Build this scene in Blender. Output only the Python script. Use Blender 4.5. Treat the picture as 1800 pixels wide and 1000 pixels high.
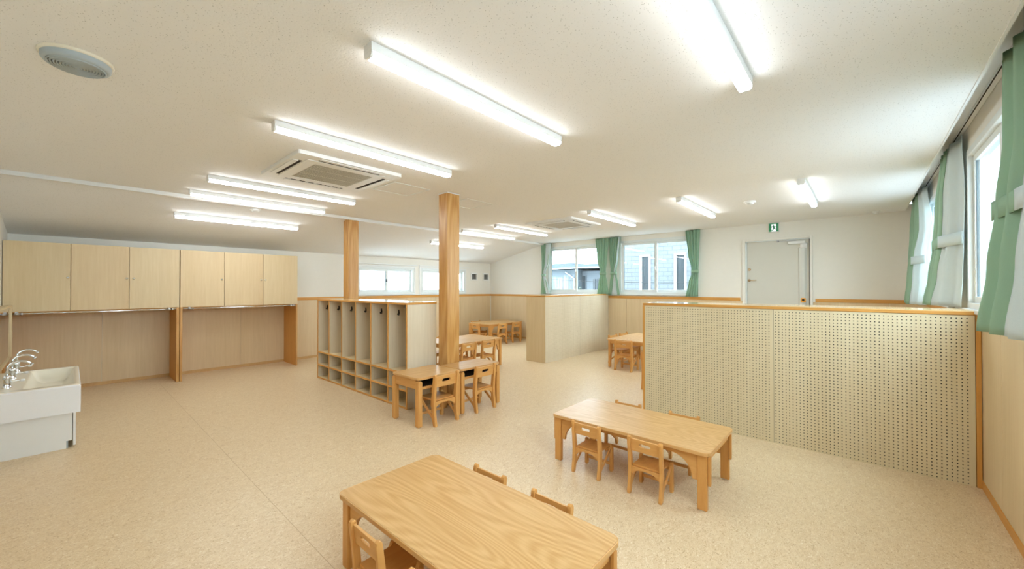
import bpy, bmesh, math, random
from mathutils import Vector, Matrix
random.seed(7)
S = bpy.context.scene
COL = S.collection
for o in list(bpy.data.objects):
    bpy.data.objects.remove(o)

# ------------------------------------------------------------------ camera
cd = bpy.data.cameras.new('camera')
cam = bpy.data.objects.new('camera', cd)
COL.objects.link(cam)
cd.sensor_fit = 'HORIZONTAL'
cd.sensor_width = 36.0
cd.lens = 36.0 * 691.73 / 1800.0
cd.clip_start = 0.05
F = Vector((-0.66433, 0.74740, 0.00738)); R = Vector((0.74742, 0.66436, -0.00067)); U = Vector((0.00541, -0.00508, 0.99997))
m = Matrix(((R.x, U.x, -F.x, 0.0), (R.y, U.y, -F.y, 0.0), (R.z, U.z, -F.z, 1.5), (0, 0, 0, 1)))
cam.matrix_world = m
S.camera = cam

# ------------------------------------------------------------------ light and exposure
LED_STRENGTH = 8.5
SKY_STRENGTH = 5.0
W = bpy.data.worlds.new('overcast_sky')
S.world = W
W.use_nodes = True
bg = W.node_tree.nodes['Background']
bg.inputs['Color'].default_value = (0.70, 0.87, 1.0, 1)
bg.inputs['Strength'].default_value = SKY_STRENGTH
S.view_settings.view_transform = 'Standard'
S.view_settings.look = 'None'
S.view_settings.gamma = 1.0
S.view_settings.use_curve_mapping = False
S.view_settings.exposure = 1.52

# ------------------------------------------------------------------ materials
def lin(c):
    def f(x):
        x /= 255.0
        return x / 12.92 if x <= 0.04045 else ((x + 0.055) / 1.055) ** 2.4
    return (f(c[0]), f(c[1]), f(c[2]), 1.0)

def base_mat(name):
    mt = bpy.data.materials.new(name)
    mt.use_nodes = True
    nt = mt.node_tree
    return mt, nt, nt.nodes['Principled BSDF']

def N(nt, kind, **kw):
    n = nt.nodes.new(kind)
    for k, val in kw.items():
        if k.startswith('i_'):
            n.inputs[k[2:].replace('_', ' ')].default_value = val
        else:
            setattr(n, k, val)
    return n

def plain(name, rgb, rough=0.5, metal=0.0, spec=0.5, speck=0.03):
    mt, nt, b = base_mat(name)
    tc = N(nt, 'ShaderNodeTexCoord')
    no = N(nt, 'ShaderNodeTexNoise', i_Scale=14.0, i_Detail=3.0)
    nt.links.new(tc.outputs['Object'], no.inputs['Vector'])
    mx = N(nt, 'ShaderNodeMix', data_type='RGBA')
    c = lin(rgb)
    mx.inputs['A'].default_value = tuple(x * (1 - speck) for x in c[:3]) + (1,)
    mx.inputs['B'].default_value = tuple(min(1, x * (1 + speck)) for x in c[:3]) + (1,)
    nt.links.new(no.outputs['Fac'], mx.inputs['Factor'])
    nt.links.new(mx.outputs['Result'], b.inputs['Base Color'])
    b.inputs['Roughness'].default_value = rough
    b.inputs['Metallic'].default_value = metal
    b.inputs['Specular IOR Level'].default_value = spec
    return mt

def wood(name, c1, c2, axis='Z', fine=60.0, broad=5.0, stretch=0.06, rough=0.45, bump=0.05, mixpow=0.5, spec=0.4):
    mt, nt, b = base_mat(name)
    tc = N(nt, 'ShaderNodeTexCoord')
    mp = N(nt, 'ShaderNodeMapping')
    s = [1.0, 1.0, 1.0]
    s['XYZ'.index(axis)] = stretch
    mp.inputs['Scale'].default_value = s
    nt.links.new(tc.outputs['Object'], mp.inputs['Vector'])
    n1 = N(nt, 'ShaderNodeTexNoise', i_Scale=fine, i_Detail=4.0, i_Roughness=0.6)
    n2 = N(nt, 'ShaderNodeTexNoise', i_Scale=broad, i_Detail=3.0, i_Distortion=0.6)
    for n in (n1, n2):
        nt.links.new(mp.outputs['Vector'], n.inputs['Vector'])
    mx = N(nt, 'ShaderNodeMix', data_type='FLOAT')
    mx.inputs['Factor'].default_value = mixpow
    nt.links.new(n1.outputs['Fac'], mx.inputs['A'])
    nt.links.new(n2.outputs['Fac'], mx.inputs['B'])
    rp = N(nt, 'ShaderNodeValToRGB')
    rp.color_ramp.elements[0].position = 0.32
    rp.color_ramp.elements[1].position = 0.68
    rp.color_ramp.elements[0].color = lin(c1)
    rp.color_ramp.elements[1].color = lin(c2)
    nt.links.new(mx.outputs['Result'], rp.inputs['Fac'])
    nt.links.new(rp.outputs['Color'], b.inputs['Base Color'])
    b.inputs['Roughness'].default_value = rough
    b.inputs['Specular IOR Level'].default_value = spec
    if bump:
        bp = N(nt, 'ShaderNodeBump', i_Strength=bump, i_Distance=0.002)
        nt.links.new(n1.outputs['Fac'], bp.inputs['Height'])
        nt.links.new(bp.outputs['Normal'], b.inputs['Normal'])
    return mt

def tabletop_mat(name, c1, c2, axis='X', freq=230.0):
    """laminate with long flowing cathedral grain"""
    mt, nt, b = base_mat(name)
    tc = N(nt, 'ShaderNodeTexCoord')
    mp = N(nt, 'ShaderNodeMapping')
    s = [1.0, 1.0, 1.0]
    s['XYZ'.index(axis)] = 0.16
    mp.inputs['Scale'].default_value = s
    nt.links.new(tc.outputs['Object'], mp.inputs['Vector'])
    n0 = N(nt, 'ShaderNodeTexNoise', i_Scale=3.0, i_Detail=1.5, i_Roughness=0.4)
    nt.links.new(mp.outputs['Vector'], n0.inputs['Vector'])
    mul = N(nt, 'ShaderNodeMath', operation='MULTIPLY')
    mul.inputs[1].default_value = freq
    nt.links.new(n0.outputs['Fac'], mul.inputs[0])
    sn = N(nt, 'ShaderNodeMath', operation='SINE')
    nt.links.new(mul.outputs[0], sn.inputs[0])
    n1 = N(nt, 'ShaderNodeTexNoise', i_Scale=70.0, i_Detail=3.0)
    mp2 = N(nt, 'ShaderNodeMapping')
    s2 = [1.0, 1.0, 1.0]
    s2['XYZ'.index(axis)] = 0.04
    mp2.inputs['Scale'].default_value = s2
    nt.links.new(tc.outputs['Object'], mp2.inputs['Vector'])
    nt.links.new(mp2.outputs['Vector'], n1.inputs['Vector'])
    ml = N(nt, 'ShaderNodeMath', operation='MULTIPLY_ADD')
    ml.inputs[1].default_value = 0.16
    ml.inputs[2].default_value = 0.0
    nt.links.new(sn.outputs[0], ml.inputs[0])
    ad = N(nt, 'ShaderNodeMath', operation='ADD')
    nt.links.new(ml.outputs[0], ad.inputs[0])
    nt.links.new(n1.outputs['Fac'], ad.inputs[1])
    rp = N(nt, 'ShaderNodeValToRGB')
    rp.color_ramp.elements[0].position = 0.25
    rp.color_ramp.elements[1].position = 0.75
    rp.color_ramp.elements[0].color = lin(c1)
    rp.color_ramp.elements[1].color = lin(c2)
    nt.links.new(ad.outputs[0], rp.inputs['Fac'])
    nt.links.new(rp.outputs['Color'], b.inputs['Base Color'])
    b.inputs['Roughness'].default_value = 0.34
    b.inputs['Specular IOR Level'].default_value = 0.5
    return mt

def floor_mat():
    mt, nt, b = base_mat('marbled_linoleum')
    tc = N(nt, 'ShaderNodeTexCoord')
    big = N(nt, 'ShaderNodeTexNoise', i_Scale=1.6, i_Detail=2.0)
    mid = N(nt, 'ShaderNodeTexNoise', i_Scale=26.0, i_Detail=5.0, i_Roughness=0.65, i_Distortion=1.6)
    mp = N(nt, 'ShaderNodeMapping')
    mp.inputs['Scale'].default_value = (1.0, 0.55, 1.0)
    mp.inputs['Rotation'].default_value = (0, 0, 0.5)
    nt.links.new(tc.outputs['Object'], mp.inputs['Vector'])
    nt.links.new(tc.outputs['Object'], big.inputs['Vector'])
    nt.links.new(mp.outputs['Vector'], mid.inputs['Vector'])
    fl = N(nt, 'ShaderNodeTexNoise', i_Scale=75.0, i_Detail=3.0, i_Roughness=0.6, i_Distortion=2.5)
    nt.links.new(mp.outputs['Vector'], fl.inputs['Vector'])
    rp = N(nt, 'ShaderNodeValToRGB')
    e = rp.color_ramp.elements
    e[0].position = 0.30; e[0].color = lin((213, 184, 141))
    e[1].position = 0.66; e[1].color = lin((234, 212, 176))
    nt.links.new(mid.outputs['Fac'], rp.inputs['Fac'])
    r2 = N(nt, 'ShaderNodeValToRGB')
    e = r2.color_ramp.elements
    e[0].position = 0.36; e[0].color = lin((166, 122, 74))
    e[1].position = 0.44; e[1].color = lin((227, 202, 163))
    k = r2.color_ramp.elements.new(0.57); k.color = lin((227, 202, 163))
    k = r2.color_ramp.elements.new(0.65); k.color = lin((255, 246, 228))
    nt.links.new(fl.outputs['Fac'], r2.inputs['Fac'])
    mx = N(nt, 'ShaderNodeMix', data_type='RGBA')
    mx.inputs['Factor'].default_value = 0.5
    nt.links.new(rp.outputs['Color'], mx.inputs['A'])
    nt.links.new(r2.outputs['Color'], mx.inputs['B'])
    nt.links.new(mx.outputs['Result'], b.inputs['Base Color'])
    b.inputs['Roughness'].default_value = 0.36
    b.inputs['Specular IOR Level'].default_value = 0.35
    bp = N(nt, 'ShaderNodeBump', i_Strength=0.04, i_Distance=0.002)
    nt.links.new(mid.outputs['Fac'], bp.inputs['Height'])
    nt.links.new(bp.outputs['Normal'], b.inputs['Normal'])
    return mt

def ceiling_mat():
    mt, nt, b = base_mat('pitted_acoustic_board')
    tc = N(nt, 'ShaderNodeTexCoord')
    vo = N(nt, 'ShaderNodeTexVoronoi', i_Scale=80.0)
    no = N(nt, 'ShaderNodeTexNoise', i_Scale=120.0, i_Detail=2.0)
    nt.links.new(tc.outputs['Object'], vo.inputs['Vector'])
    nt.links.new(tc.outputs['Object'], no.inputs['Vector'])
    ad = N(nt, 'ShaderNodeMath', operation='MULTIPLY_ADD')
    ad.inputs[1].default_value = 0.5
    nt.links.new(no.outputs['Fac'], ad.inputs[0])
    nt.links.new(vo.outputs['Distance'], ad.inputs[2])
    rp = N(nt, 'ShaderNodeValToRGB')
    e = rp.color_ramp.elements
    e[0].position = 0.36; e[0].color = lin((196, 195, 192))
    e[1].position = 0.42; e[1].color = lin((243, 242, 240))
    nt.links.new(ad.outputs[0], rp.inputs['Fac'])
    nt.links.new(rp.outputs['Color'], b.inputs['Base Color'])
    b.inputs['Roughness'].default_value = 0.9
    b.inputs['Specular IOR Level'].default_value = 0.1
    bp = N(nt, 'ShaderNodeBump', i_Strength=0.25, i_Distance=0.002)
    nt.links.new(ad.outputs[0], bp.inputs['Height'])
    nt.links.new(bp.outputs['Normal'], b.inputs['Normal'])
    return mt

def emis(name, rgb, strength):
    mt = bpy.data.materials.new(name)
    mt.use_nodes = True
    nt = mt.node_tree
    nt.nodes.remove(nt.nodes['Principled BSDF'])
    e = N(nt, 'ShaderNodeEmission')
    e.inputs['Color'].default_value = rgb + (1,)
    e.inputs['Strength'].default_value = strength
    nt.links.new(e.outputs[0], nt.nodes['Material Output'].inputs[0])
    return mt

def glass(name, tint=(0.97, 0.985, 0.985), refl=1.0):
    mt = bpy.data.materials.new(name)
    mt.use_nodes = True
    nt = mt.node_tree
    nt.nodes.remove(nt.nodes['Principled BSDF'])
    tr = N(nt, 'ShaderNodeBsdfTransparent'); tr.inputs['Color'].default_value = tint + (1,)
    gl = N(nt, 'ShaderNodeBsdfGlossy'); gl.inputs['Roughness'].default_value = 0.01
    lw = N(nt, 'ShaderNodeLayerWeight'); lw.inputs['Blend'].default_value = 0.5
    pw = N(nt, 'ShaderNodeMath', operation='POWER'); pw.inputs[1].default_value = 5.0
    nt.links.new(lw.outputs['Facing'], pw.inputs[0])
    fr = N(nt, 'ShaderNodeMath', operation='MULTIPLY_ADD'); fr.inputs[1].default_value = 0.95; fr.inputs[2].default_value = 0.04
    nt.links.new(pw.outputs[0], fr.inputs[0])
    mx = N(nt, 'ShaderNodeMixShader')
    nt.links.new(fr.outputs[0], mx.inputs[0])
    nt.links.new(tr.outputs[0], mx.inputs[1])
    nt.links.new(gl.outputs[0], mx.inputs[2])
    nt.links.new(mx.outputs[0], nt.nodes['Material Output'].inputs[0])
    return mt

def frosted(name):
    mt = bpy.data.materials.new(name)
    mt.use_nodes = True
    nt = mt.node_tree
    nt.nodes.remove(nt.nodes['Principled BSDF'])
    tr = N(nt, 'ShaderNodeBsdfTranslucent'); tr.inputs['Color'].default_value = (0.95, 0.97, 0.97, 1)
    tp = N(nt, 'ShaderNodeBsdfTransparent'); tp.inputs['Color'].default_value = (0.97, 0.985, 0.985, 1)
    gl = N(nt, 'ShaderNodeBsdfGlossy'); gl.inputs['Roughness'].default_value = 0.15
    m1 = N(nt, 'ShaderNodeMixShader'); m1.inputs[0].default_value = 0.35
    m2 = N(nt, 'ShaderNodeMixShader'); m2.inputs[0].default_value = 0.05
    nt.links.new(tr.outputs[0], m1.inputs[1]); nt.links.new(tp.outputs[0], m1.inputs[2])
    nt.links.new(m1.outputs[0], m2.inputs[1]); nt.links.new(gl.outputs[0], m2.inputs[2])
    nt.links.new(m2.outputs[0], nt.nodes['Material Output'].inputs[0])
    return mt

def cloth(name, rgb, transl=0.35):
    mt, nt, b = base_mat(name)
    out = nt.nodes['Material Output']
    tc = N(nt, 'ShaderNodeTexCoord')
    no = N(nt, 'ShaderNodeTexNoise', i_Scale=400.0, i_Detail=2.0)
    nt.links.new(tc.outputs['Object'], no.inputs['Vector'])
    c = lin(rgb)
    mx = N(nt, 'ShaderNodeMix', data_type='RGBA')
    mx.inputs['A'].default_value = tuple(x * 0.94 for x in c[:3]) + (1,)
    mx.inputs['B'].default_value = tuple(min(1, x * 1.06) for x in c[:3]) + (1,)
    nt.links.new(no.outputs['Fac'], mx.inputs['Factor'])
    nt.links.new(mx.outputs['Result'], b.inputs['Base Color'])
    b.inputs['Roughness'].default_value = 0.85
    b.inputs['Specular IOR Level'].default_value = 0.15
    tr = N(nt, 'ShaderNodeBsdfTranslucent')
    nt.links.new(mx.outputs['Result'], tr.inputs['Color'])
    ms = N(nt, 'ShaderNodeMixShader'); ms.inputs[0].default_value = transl
    nt.links.new(b.outputs[0], ms.inputs[1]); nt.links.new(tr.outputs[0], ms.inputs[2])
    nt.links.new(ms.outputs[0], out.inputs[0])
    return mt

def facade(name, c1, c2, sx, sz):
    """exterior tiles with thin joints, on walls facing along Y"""
    mt, nt, b = base_mat(name)
    tc = N(nt, 'ShaderNodeTexCoord')
    sp = N(nt, 'ShaderNodeSeparateXYZ'); cb = N(nt, 'ShaderNodeCombineXYZ')
    nt.links.new(tc.outputs['Object'], sp.inputs[0])
    nt.links.new(sp.outputs['X'], cb.inputs['X']); nt.links.new(sp.outputs['Z'], cb.inputs['Y'])
    br = N(nt, 'ShaderNodeTexBrick')
    br.inputs['Scale'].default_value = 1.0
    br.inputs['Brick Width'].default_value = sx
    br.inputs['Row Height'].default_value = sz
    br.inputs['Mortar Size'].default_value = 0.008
    br.inputs['Color1'].default_value = lin(c1)
    br.inputs['Color2'].default_value = lin(tuple(min(255, x + 4) for x in c1))
    br.inputs['Mortar'].default_value = lin(c2)
    br.offset = 0.5
    nt.links.new(cb.outputs[0], br.inputs['Vector'])
    nt.links.new(br.outputs['Color'], b.inputs['Base Color'])
    b.inputs['Roughness'].default_value = 0.7
    return mt

M = {}
M['floor'] = floor_mat()
M['ceiling'] = ceiling_mat()
M['wall'] = plain('cream_wallpaper', (238, 234, 224), 0.85, spec=0.15, speck=0.015)
M['white'] = plain('white_painted_metal', (236, 236, 233), 0.4, speck=0.01)
M['white_gloss'] = plain('white_sink_resin', (240, 241, 243), 0.22, speck=0.01)
M['cream_and_bounce'] = plain('cream_plastic_and_warm_bounce', (240, 232, 212), 0.22, speck=0.01)  # cream parts; on the basin it paints in warm reflected light
M['panel'] = wood('birch_wainscot', (218, 193, 152), (230, 207, 169), 'Z', 45, 3.5, 0.05, 0.42, 0.03)
M['birch'] = wood('pale_birch_ply', (214, 189, 145), (226, 204, 163), 'Z', 38, 3.0, 0.06, 0.38, 0.03)
M['birch2'] = wood('pinkish_birch_ply', (214, 185, 140), (226, 201, 158), 'Z', 38, 2.6, 0.06, 0.38, 0.03)
M['birch_white'] = wood('whitish_birch_ply', (213, 197, 168), (227, 213, 187), 'Z', 40, 3.0, 0.06, 0.36, 0.03)
M['edge'] = wood('orange_timber_edge', (205, 143, 66), (222, 165, 88), 'X', 50, 5, 0.08, 0.45, 0.03)
M['edge_v'] = wood('orange_timber_upright', (205, 143, 66), (222, 165, 88), 'Z', 50, 5, 0.06, 0.45, 0.03)
M['edge_y'] = wood('orange_timber_rail', (205, 143, 66), (222, 165, 88), 'Y', 50, 5, 0.06, 0.45, 0.03)
M['post'] = tabletop_mat('varnished_fir_post', (190, 134, 64), (214, 166, 100), 'Z', 60.0)
M['peg'] = wood('perforated_birch_board', (218, 202, 164), (229, 215, 180), 'Z', 40, 3.0, 0.05, 0.42, 0.02)
M['base'] = wood('baseboard_beech', (203, 160, 104), (216, 176, 122), 'X', 50, 5, 0.06, 0.5, 0.02)
M['joint'] = plain('weld_thread', (196, 166, 126), 0.5)
M['beech'] = wood('oiled_beech', (206, 147, 76), (223, 167, 97), 'Z', 55, 6, 0.10, 0.4, 0.03)
M['beech_seat'] = wood('oiled_beech_seat', (196, 134, 66), (217, 158, 88), 'Y', 45, 6, 0.10, 0.38, 0.03)
M['beech_y'] = wood('oiled_beech_board', (208, 150, 80), (225, 171, 102), 'X', 55, 6, 0.10, 0.4, 0.03)
M['top_x'] = tabletop_mat('table_laminate', (200, 152, 90), (218, 176, 118), 'X')
M['top_y'] = tabletop_mat('desk_laminate', (200, 152, 90), (216, 173, 114), 'Y')
M['topedge'] = wood('rounded_table_edge', (208, 158, 96), (224, 178, 118), 'X', 50, 5, 0.08, 0.35, 0.0)
M['shelf_top'] = wood('glossy_locker_top', (222, 180, 118), (234, 197, 140), 'X', 40, 4, 0.08, 0.12, 0.0)
M['dark'] = plain('recess_shade', (38, 30, 24), 0.8)  # dark colour standing in for shade in gaps, slots, holes and the tray
M['black'] = plain('black_plastic', (26, 25, 25), 0.4)
M['chrome'] = plain('polished_chrome', (225, 228, 230), 0.08, 1.0, speck=0.01)
M['steel'] = plain('brushed_steel', (190, 192, 194), 0.3, 1.0)
M['grey'] = plain('grey_vent_plastic', (176, 186, 190), 0.5)
M['grille'] = plain('beige_grey_grille', (206, 202, 192), 0.6)
M['door'] = plain('grey_painted_steel_door', (212, 209, 197), 0.5, speck=0.01)
M['alu'] = plain('white_aluminium_frame', (226, 230, 228), 0.35, speck=0.01)
M['alu_dark'] = plain('dark_sash_edge', (88, 100, 102), 0.4)
M['green'] = cloth('sage_green_curtain', (168, 200, 174), 0.30)
M['lining'] = cloth('white_curtain_lining', (226, 236, 236), 0.35)
M['glass'] = glass('clear_window_glass')
M['frost'] = frosted('frosted_window_glass')
M['mirror'] = plain('mirror_silver', (225, 228, 228), 0.02, 1.0, speck=0.0)
M['led'] = emis('led_diffuser_glow', (0.90, 0.96, 1.0), LED_STRENGTH)
M['sign_green'] = plain('exit_sign_green', (60, 150, 105), 0.5)
M['sign_white'] = emis('exit_sign_lit_white', (0.95, 1.0, 0.97), 0.36)
M['orange'] = plain('orange_plastic', (235, 160, 50), 0.4)
M['clear'] = plain('translucent_guard_film', (212, 212, 204), 0.18, speck=0.01)
M['tile_wall'] = facade('darkened_tile_facade', (94, 98, 100), (66, 70, 73), 0.30, 0.15)  # tile colour darkened so daylight does not wash it out
M['house_wall'] = plain('darkened_grey_render', (106, 114, 118), 0.8)  # house and roof colours darkened to offset the room's exposure
M['house_wall2'] = plain('darkened_white_render', (118, 124, 128), 0.8)  # lighter wing, darkened the same way against the exposure
M['roof'] = plain('grey_roof', (74, 83, 88), 0.7)
M['ext_dark'] = plain('dark_exterior_glass', (40, 48, 52), 0.25)
M['ext_lattice'] = plain('grey_lattice', (76, 84, 88), 0.5)
M['leaf'] = plain('frosty_leaves', (72, 84, 76), 0.7, speck=0.2)
M['ground'] = plain('concrete_yard', (142, 146, 148), 0.9)
M['brass'] = plain('warm_nickel', (200, 180, 150), 0.25, 1.0)

# ------------------------------------------------------------------ mesh helpers
class MB:
    def __init__(self):
        self.v = []; self.f = []; self.mi = []; self.sm = []
    def add(self, vs, fs, mi=0, smooth=False):
        o = len(self.v)
        self.v += [tuple(p) for p in vs]
        for f in fs:
            self.f.append([i + o for i in f]); self.mi.append(mi); self.sm.append(smooth)
        return self
    def box(self, x0, x1, y0, y1, z0, z1, mi=0):
        if x0 > x1: x0, x1 = x1, x0
        if y0 > y1: y0, y1 = y1, y0
        if z0 > z1: z0, z1 = z1, z0
        vs = [(x0,y0,z0),(x1,y0,z0),(x1,y1,z0),(x0,y1,z0),(x0,y0,z1),(x1,y0,z1),(x1,y1,z1),(x0,y1,z1)]
        return self.add(vs, [(3,2,1,0),(4,5,6,7),(0,1,5,4),(1,2,6,5),(2,3,7,6),(3,0,4,7)], mi)
    def prism(self, poly, axis, lo, hi, mi=0, smooth=False):
        """extrude a 2D polygon along axis; poly is (y,z) for X, (x,z) for Y, (x,y) for Z"""
        n = len(poly)
        def P(a, b, t):
            return {'X': (t, a, b), 'Y': (a, t, b), 'Z': (a, b, t)}[axis]
        vs = [P(a, b, lo) for a, b in poly] + [P(a, b, hi) for a, b in poly]
        self.add(vs, [tuple(range(n))[::-1], tuple(range(n, 2 * n))], mi)
        o = len(self.v) - 2 * n
        for i in range(n):
            j = (i + 1) % n
            self.f.append([o + i, o + j, o + n + j, o + n + i]); self.mi.append(mi); self.sm.append(smooth)
        return self
    def ring(self, outer, inner, axis, lo, hi, mi=0):
        """flat plate with a hole; outer and inner have the same number of points"""
        n = len(outer)
        def P(a, b, t):
            return {'X': (t, a, b), 'Y': (a, t, b), 'Z': (a, b, t)}[axis]
        vs = [P(a, b, lo) for a, b in outer] + [P(a, b, hi) for a, b in outer] + [P(a, b, lo) for a, b in inner] + [P(a, b, hi) for a, b in inner]
        fs = []
        for i in range(n):
            j = (i + 1) % n
            fs += [(i, j, n + j, n + i), (3*n + i, 3*n + j, 2*n + j, 2*n + i), (j, i, 2*n + i, 2*n + j), (n + i, n + j, 3*n + j, 3*n + i)]
        return self.add(vs, fs, mi)
    def cyl(self, p0, p1, r0, r1=None, n=12, mi=0, smooth=True, caps=True):
        r1 = r0 if r1 is None else r1
        return self.tube([p0, p1], [r0, r1], n, mi, smooth, caps)
    def tube(self, pts, rad, n=8, mi=0, smooth=True, caps=True):
        pts = [Vector(p) for p in pts]
        if not isinstance(rad, (list, tuple)): rad = [rad] * len(pts)
        o = len(self.v)
        prev = None
        for i, p in enumerate(pts):
            d = (pts[min(i + 1, len(pts) - 1)] - pts[max(i - 1, 0)]).normalized()
            if prev is None:
                a = Vector((0, 0, 1)) if abs(d.z) < 0.9 else Vector((1, 0, 0))
                u = d.cross(a).normalized()
            else:
                u = (prev - d * prev.dot(d)).normalized()
            prev = u
            w = d.cross(u)
            for k in range(n):
                t = 2 * math.pi * k / n
                self.v.append(tuple(p + (u * math.cos(t) + w * math.sin(t)) * rad[i]))
        for i in range(len(pts) - 1):
            for k in range(n):
                a = o + i * n + k; b = o + i * n + (k + 1) % n
                self.f.append([a, b, b + n, a + n]); self.mi.append(mi); self.sm.append(smooth)
        if caps:
            self.f.append([o + k for k in range(n)][::-1]); self.mi.append(mi); self.sm.append(False)
            e = o + (len(pts) - 1) * n
            self.f.append([e + k for k in range(n)]); self.mi.append(mi); self.sm.append(False)
        return self
    def lathe(self, prof, n=32, mi=0, smooth=True, c=(0, 0, 0)):
        o = len(self.v)
        for r, z in prof:
            for k in range(n):
                t = 2 * math.pi * k / n
                self.v.append((c[0] + r * math.cos(t), c[1] + r * math.sin(t), c[2] + z))
        for i in range(len(prof) - 1):
            for k in range(n):
                a = o + i * n + k; b = o + i * n + (k + 1) % n
                self.f.append([a, b, b + n, a + n]); self.mi.append(mi); self.sm.append(smooth)
        return self
    def build(self, name, mats, parent=None, bevel=0.0, loc=None, seg=2):
        me = bpy.data.meshes.new(name)
        me.from_pydata(self.v, [], self.f)
        if not isinstance(mats, (list, tuple)): mats = [mats]
        for mm in mats: me.materials.append(mm)
        me.polygons.foreach_set('material_index', self.mi)
        me.polygons.foreach_set('use_smooth', self.sm)
        bm = bmesh.new(); bm.from_mesh(me)
        bmesh.ops.recalc_face_normals(bm, faces=bm.faces)
        bm.to_mesh(me); bm.free()
        me.update()
        o = bpy.data.objects.new(name, me)
        COL.objects.link(o)
        if parent is not None: o.parent = parent
        if loc is not None: o.location = loc
        if bevel:
            b = o.modifiers.new('bevel', 'BEVEL')
            b.width = bevel; b.segments = seg; b.limit_method = 'ANGLE'; b.angle_limit = math.radians(40)
        return o

def Box(name, mat, b, parent=None, bevel=0.0, loc=None):
    return MB().box(*b).build(name, mat, parent, bevel, loc)

def rrect(w, h, r, n=6, cx=0.0, cy=0.0):
    pts = []
    for qx, qy, a in ((1, 1, 0), (-1, 1, 90), (-1, -1, 180), (1, -1, 270)):
        for k in range(n + 1):
            t = math.radians(a + 90.0 * k / n)
            pts.append((cx + qx * (w / 2 - r) + r * math.cos(t), cy + qy * (h / 2 - r) + r * math.sin(t)))
    return pts

def tag(o, label=None, cat=None, group=None, kind=None):
    if label: o['label'] = label
    if cat: o['category'] = cat
    if group: o['group'] = group
    if kind: o['kind'] = kind
    return o

def thing(name, loc=(0, 0, 0), rz=0.0, label=None, cat=None, group=None, kind=None):
    o = bpy.data.objects.new(name, None)
    o.empty_display_size = 0.1
    COL.objects.link(o)
    o.location = loc; o.rotation_euler = (0, 0, rz)
    return tag(o, label, cat, group, kind)

def struct(o, label=None):
    o['kind'] = 'structure'
    if label: o['label'] = label
    return o

def copy_tree(o, parent=None):
    c = o.copy(); COL.objects.link(c)
    if parent is not None: c.parent = parent
    for ch in list(o.children):
        copy_tree(ch, c)
    return c

# ================================================================== SETTING
XL, XR, YN, YE = -8.80, 0.675, -0.57, 8.865     # back wall, right wall, near wall, end wall
ZC, XK, ZB = 2.72, -6.64, 2.25                  # flat ceiling height, kink, height at the back wall
T = 0.15
PI = math.pi

fl = struct(Box('floor', M['floor'], (XL - T, XR + T, YN - T, YE + T, -0.12, 0.0)), 'beige marbled linoleum floor')
# welded joints between the linoleum sheets
for i, y in enumerate((0.945,)):
    MB().box(-8.2, -2.0, y, y + 0.003, -0.001, 0.0004).build('sheet_joint', M['joint'], fl)

ce = MB().box(XK, 0.53, YN - T, YE + T, ZC, ZC + 0.05)
struct(ce.build('ceiling', M['ceiling']), 'flat white pitted acoustic ceiling')
sl = (ZC - ZB) / (XK - XL)
def zs(x): return ZC + sl * (x - XK) if x < XK else ZC
sc = MB().prism([(XK, ZC), (XL - T, zs(XL - T)), (XL - T, zs(XL - T) + 0.05), (XK, ZC + 0.05)], 'Y', YN - T, YE + T)
struct(sc.build('ceiling_slope', M['ceiling']), 'sloping part of the ceiling above the back wall')
# curtain pocket along the right wall
pk = MB().box(0.53, XR + T, YN - T, YE + T, 2.86, 2.91).box(0.515, 0.53, YN, YE, ZC - 0.004, 2.86)
struct(pk.build('trim_1', M['white']), 'white curtain pocket edge along the right side of the ceiling')
struct(Box('trim_2', M['white'], (XK - 0.035, XK + 0.03, YN, YE, ZC - 0.045, ZC + 0.01)), 'white moulding along the bend of the ceiling')

def wall_grid(name, axis, at, out, u0, u1, z0, z1, holes, mat, label):
    """wall with rectangular openings, built as boxes between the openings; axis is the one the wall is square to"""
    mb = MB()
    us = sorted({u0, u1} | {h[0] for h in holes} | {h[1] for h in holes})
    zs_ = sorted({z0, z1} | {h[2] for h in holes} | {h[3] for h in holes})
    for i in range(len(us) - 1):
        run = None
        for j in range(len(zs_) - 1):
            uc = (us[i] + us[i+1]) / 2; zc = (zs_[j] + zs_[j+1]) / 2
            solid = not any(h[0] < uc < h[1] and h[2] < zc < h[3] for h in holes)
            if solid:
                if axis == 'X': mb.box(at, at + out, us[i], us[i+1], zs_[j], zs_[j+1])
                else: mb.box(us[i], us[i+1], at, at + out, zs_[j], zs_[j+1])
    return struct(mb.build(name, mat), label)

W1 = (-6.53, -4.76, 1.335, 2.61)
W2 = (-4.395, -2.645, 1.335, 2.61)
DR = (-1.765, -0.659, 0.0, 2.43)
w_end = wall_grid('wall_end', 'Y', YE, T, XL - T, XR + T, 0, ZC + 0.1, [W1, W2, DR], M['wall'], 'cream end wall with the door and two curtained windows')
B1 = (4.43, 6.02, 1.335, 2.01)
B2 = (6.215, 7.80, 1.335, 2.01)
V1 = (8.06, 8.26, 1.735, 1.915)
V2 = (8.56, 8.76, 1.735, 1.915)
w_back = wall_grid('wall_back', 'X', XL, -T, YN - T, YE + T, 0, ZB + 0.06, [B1, B2, V1, V2], M['wall'], 'low back wall with cupboards and two frosted windows')
R1 = (3.22, 5.02, 1.315, 2.64)
R2 = (5.72, 7.52, 1.315, 2.64)
R3 = (0.20, 2.00, 1.315, 2.64)
w_right = wall_grid('wall_right', 'X', XR, T, YN - T, YE + T, 0, 2.9, [R1, R2, R3], M['wall'], 'right wall with tall curtained windows')
w_near = struct(Box('wall_left', M['wall'], (XL - T, XR + T, YN - T, YN, 0, ZC + 0.1)), 'cream wall behind the wash basin')

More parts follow.
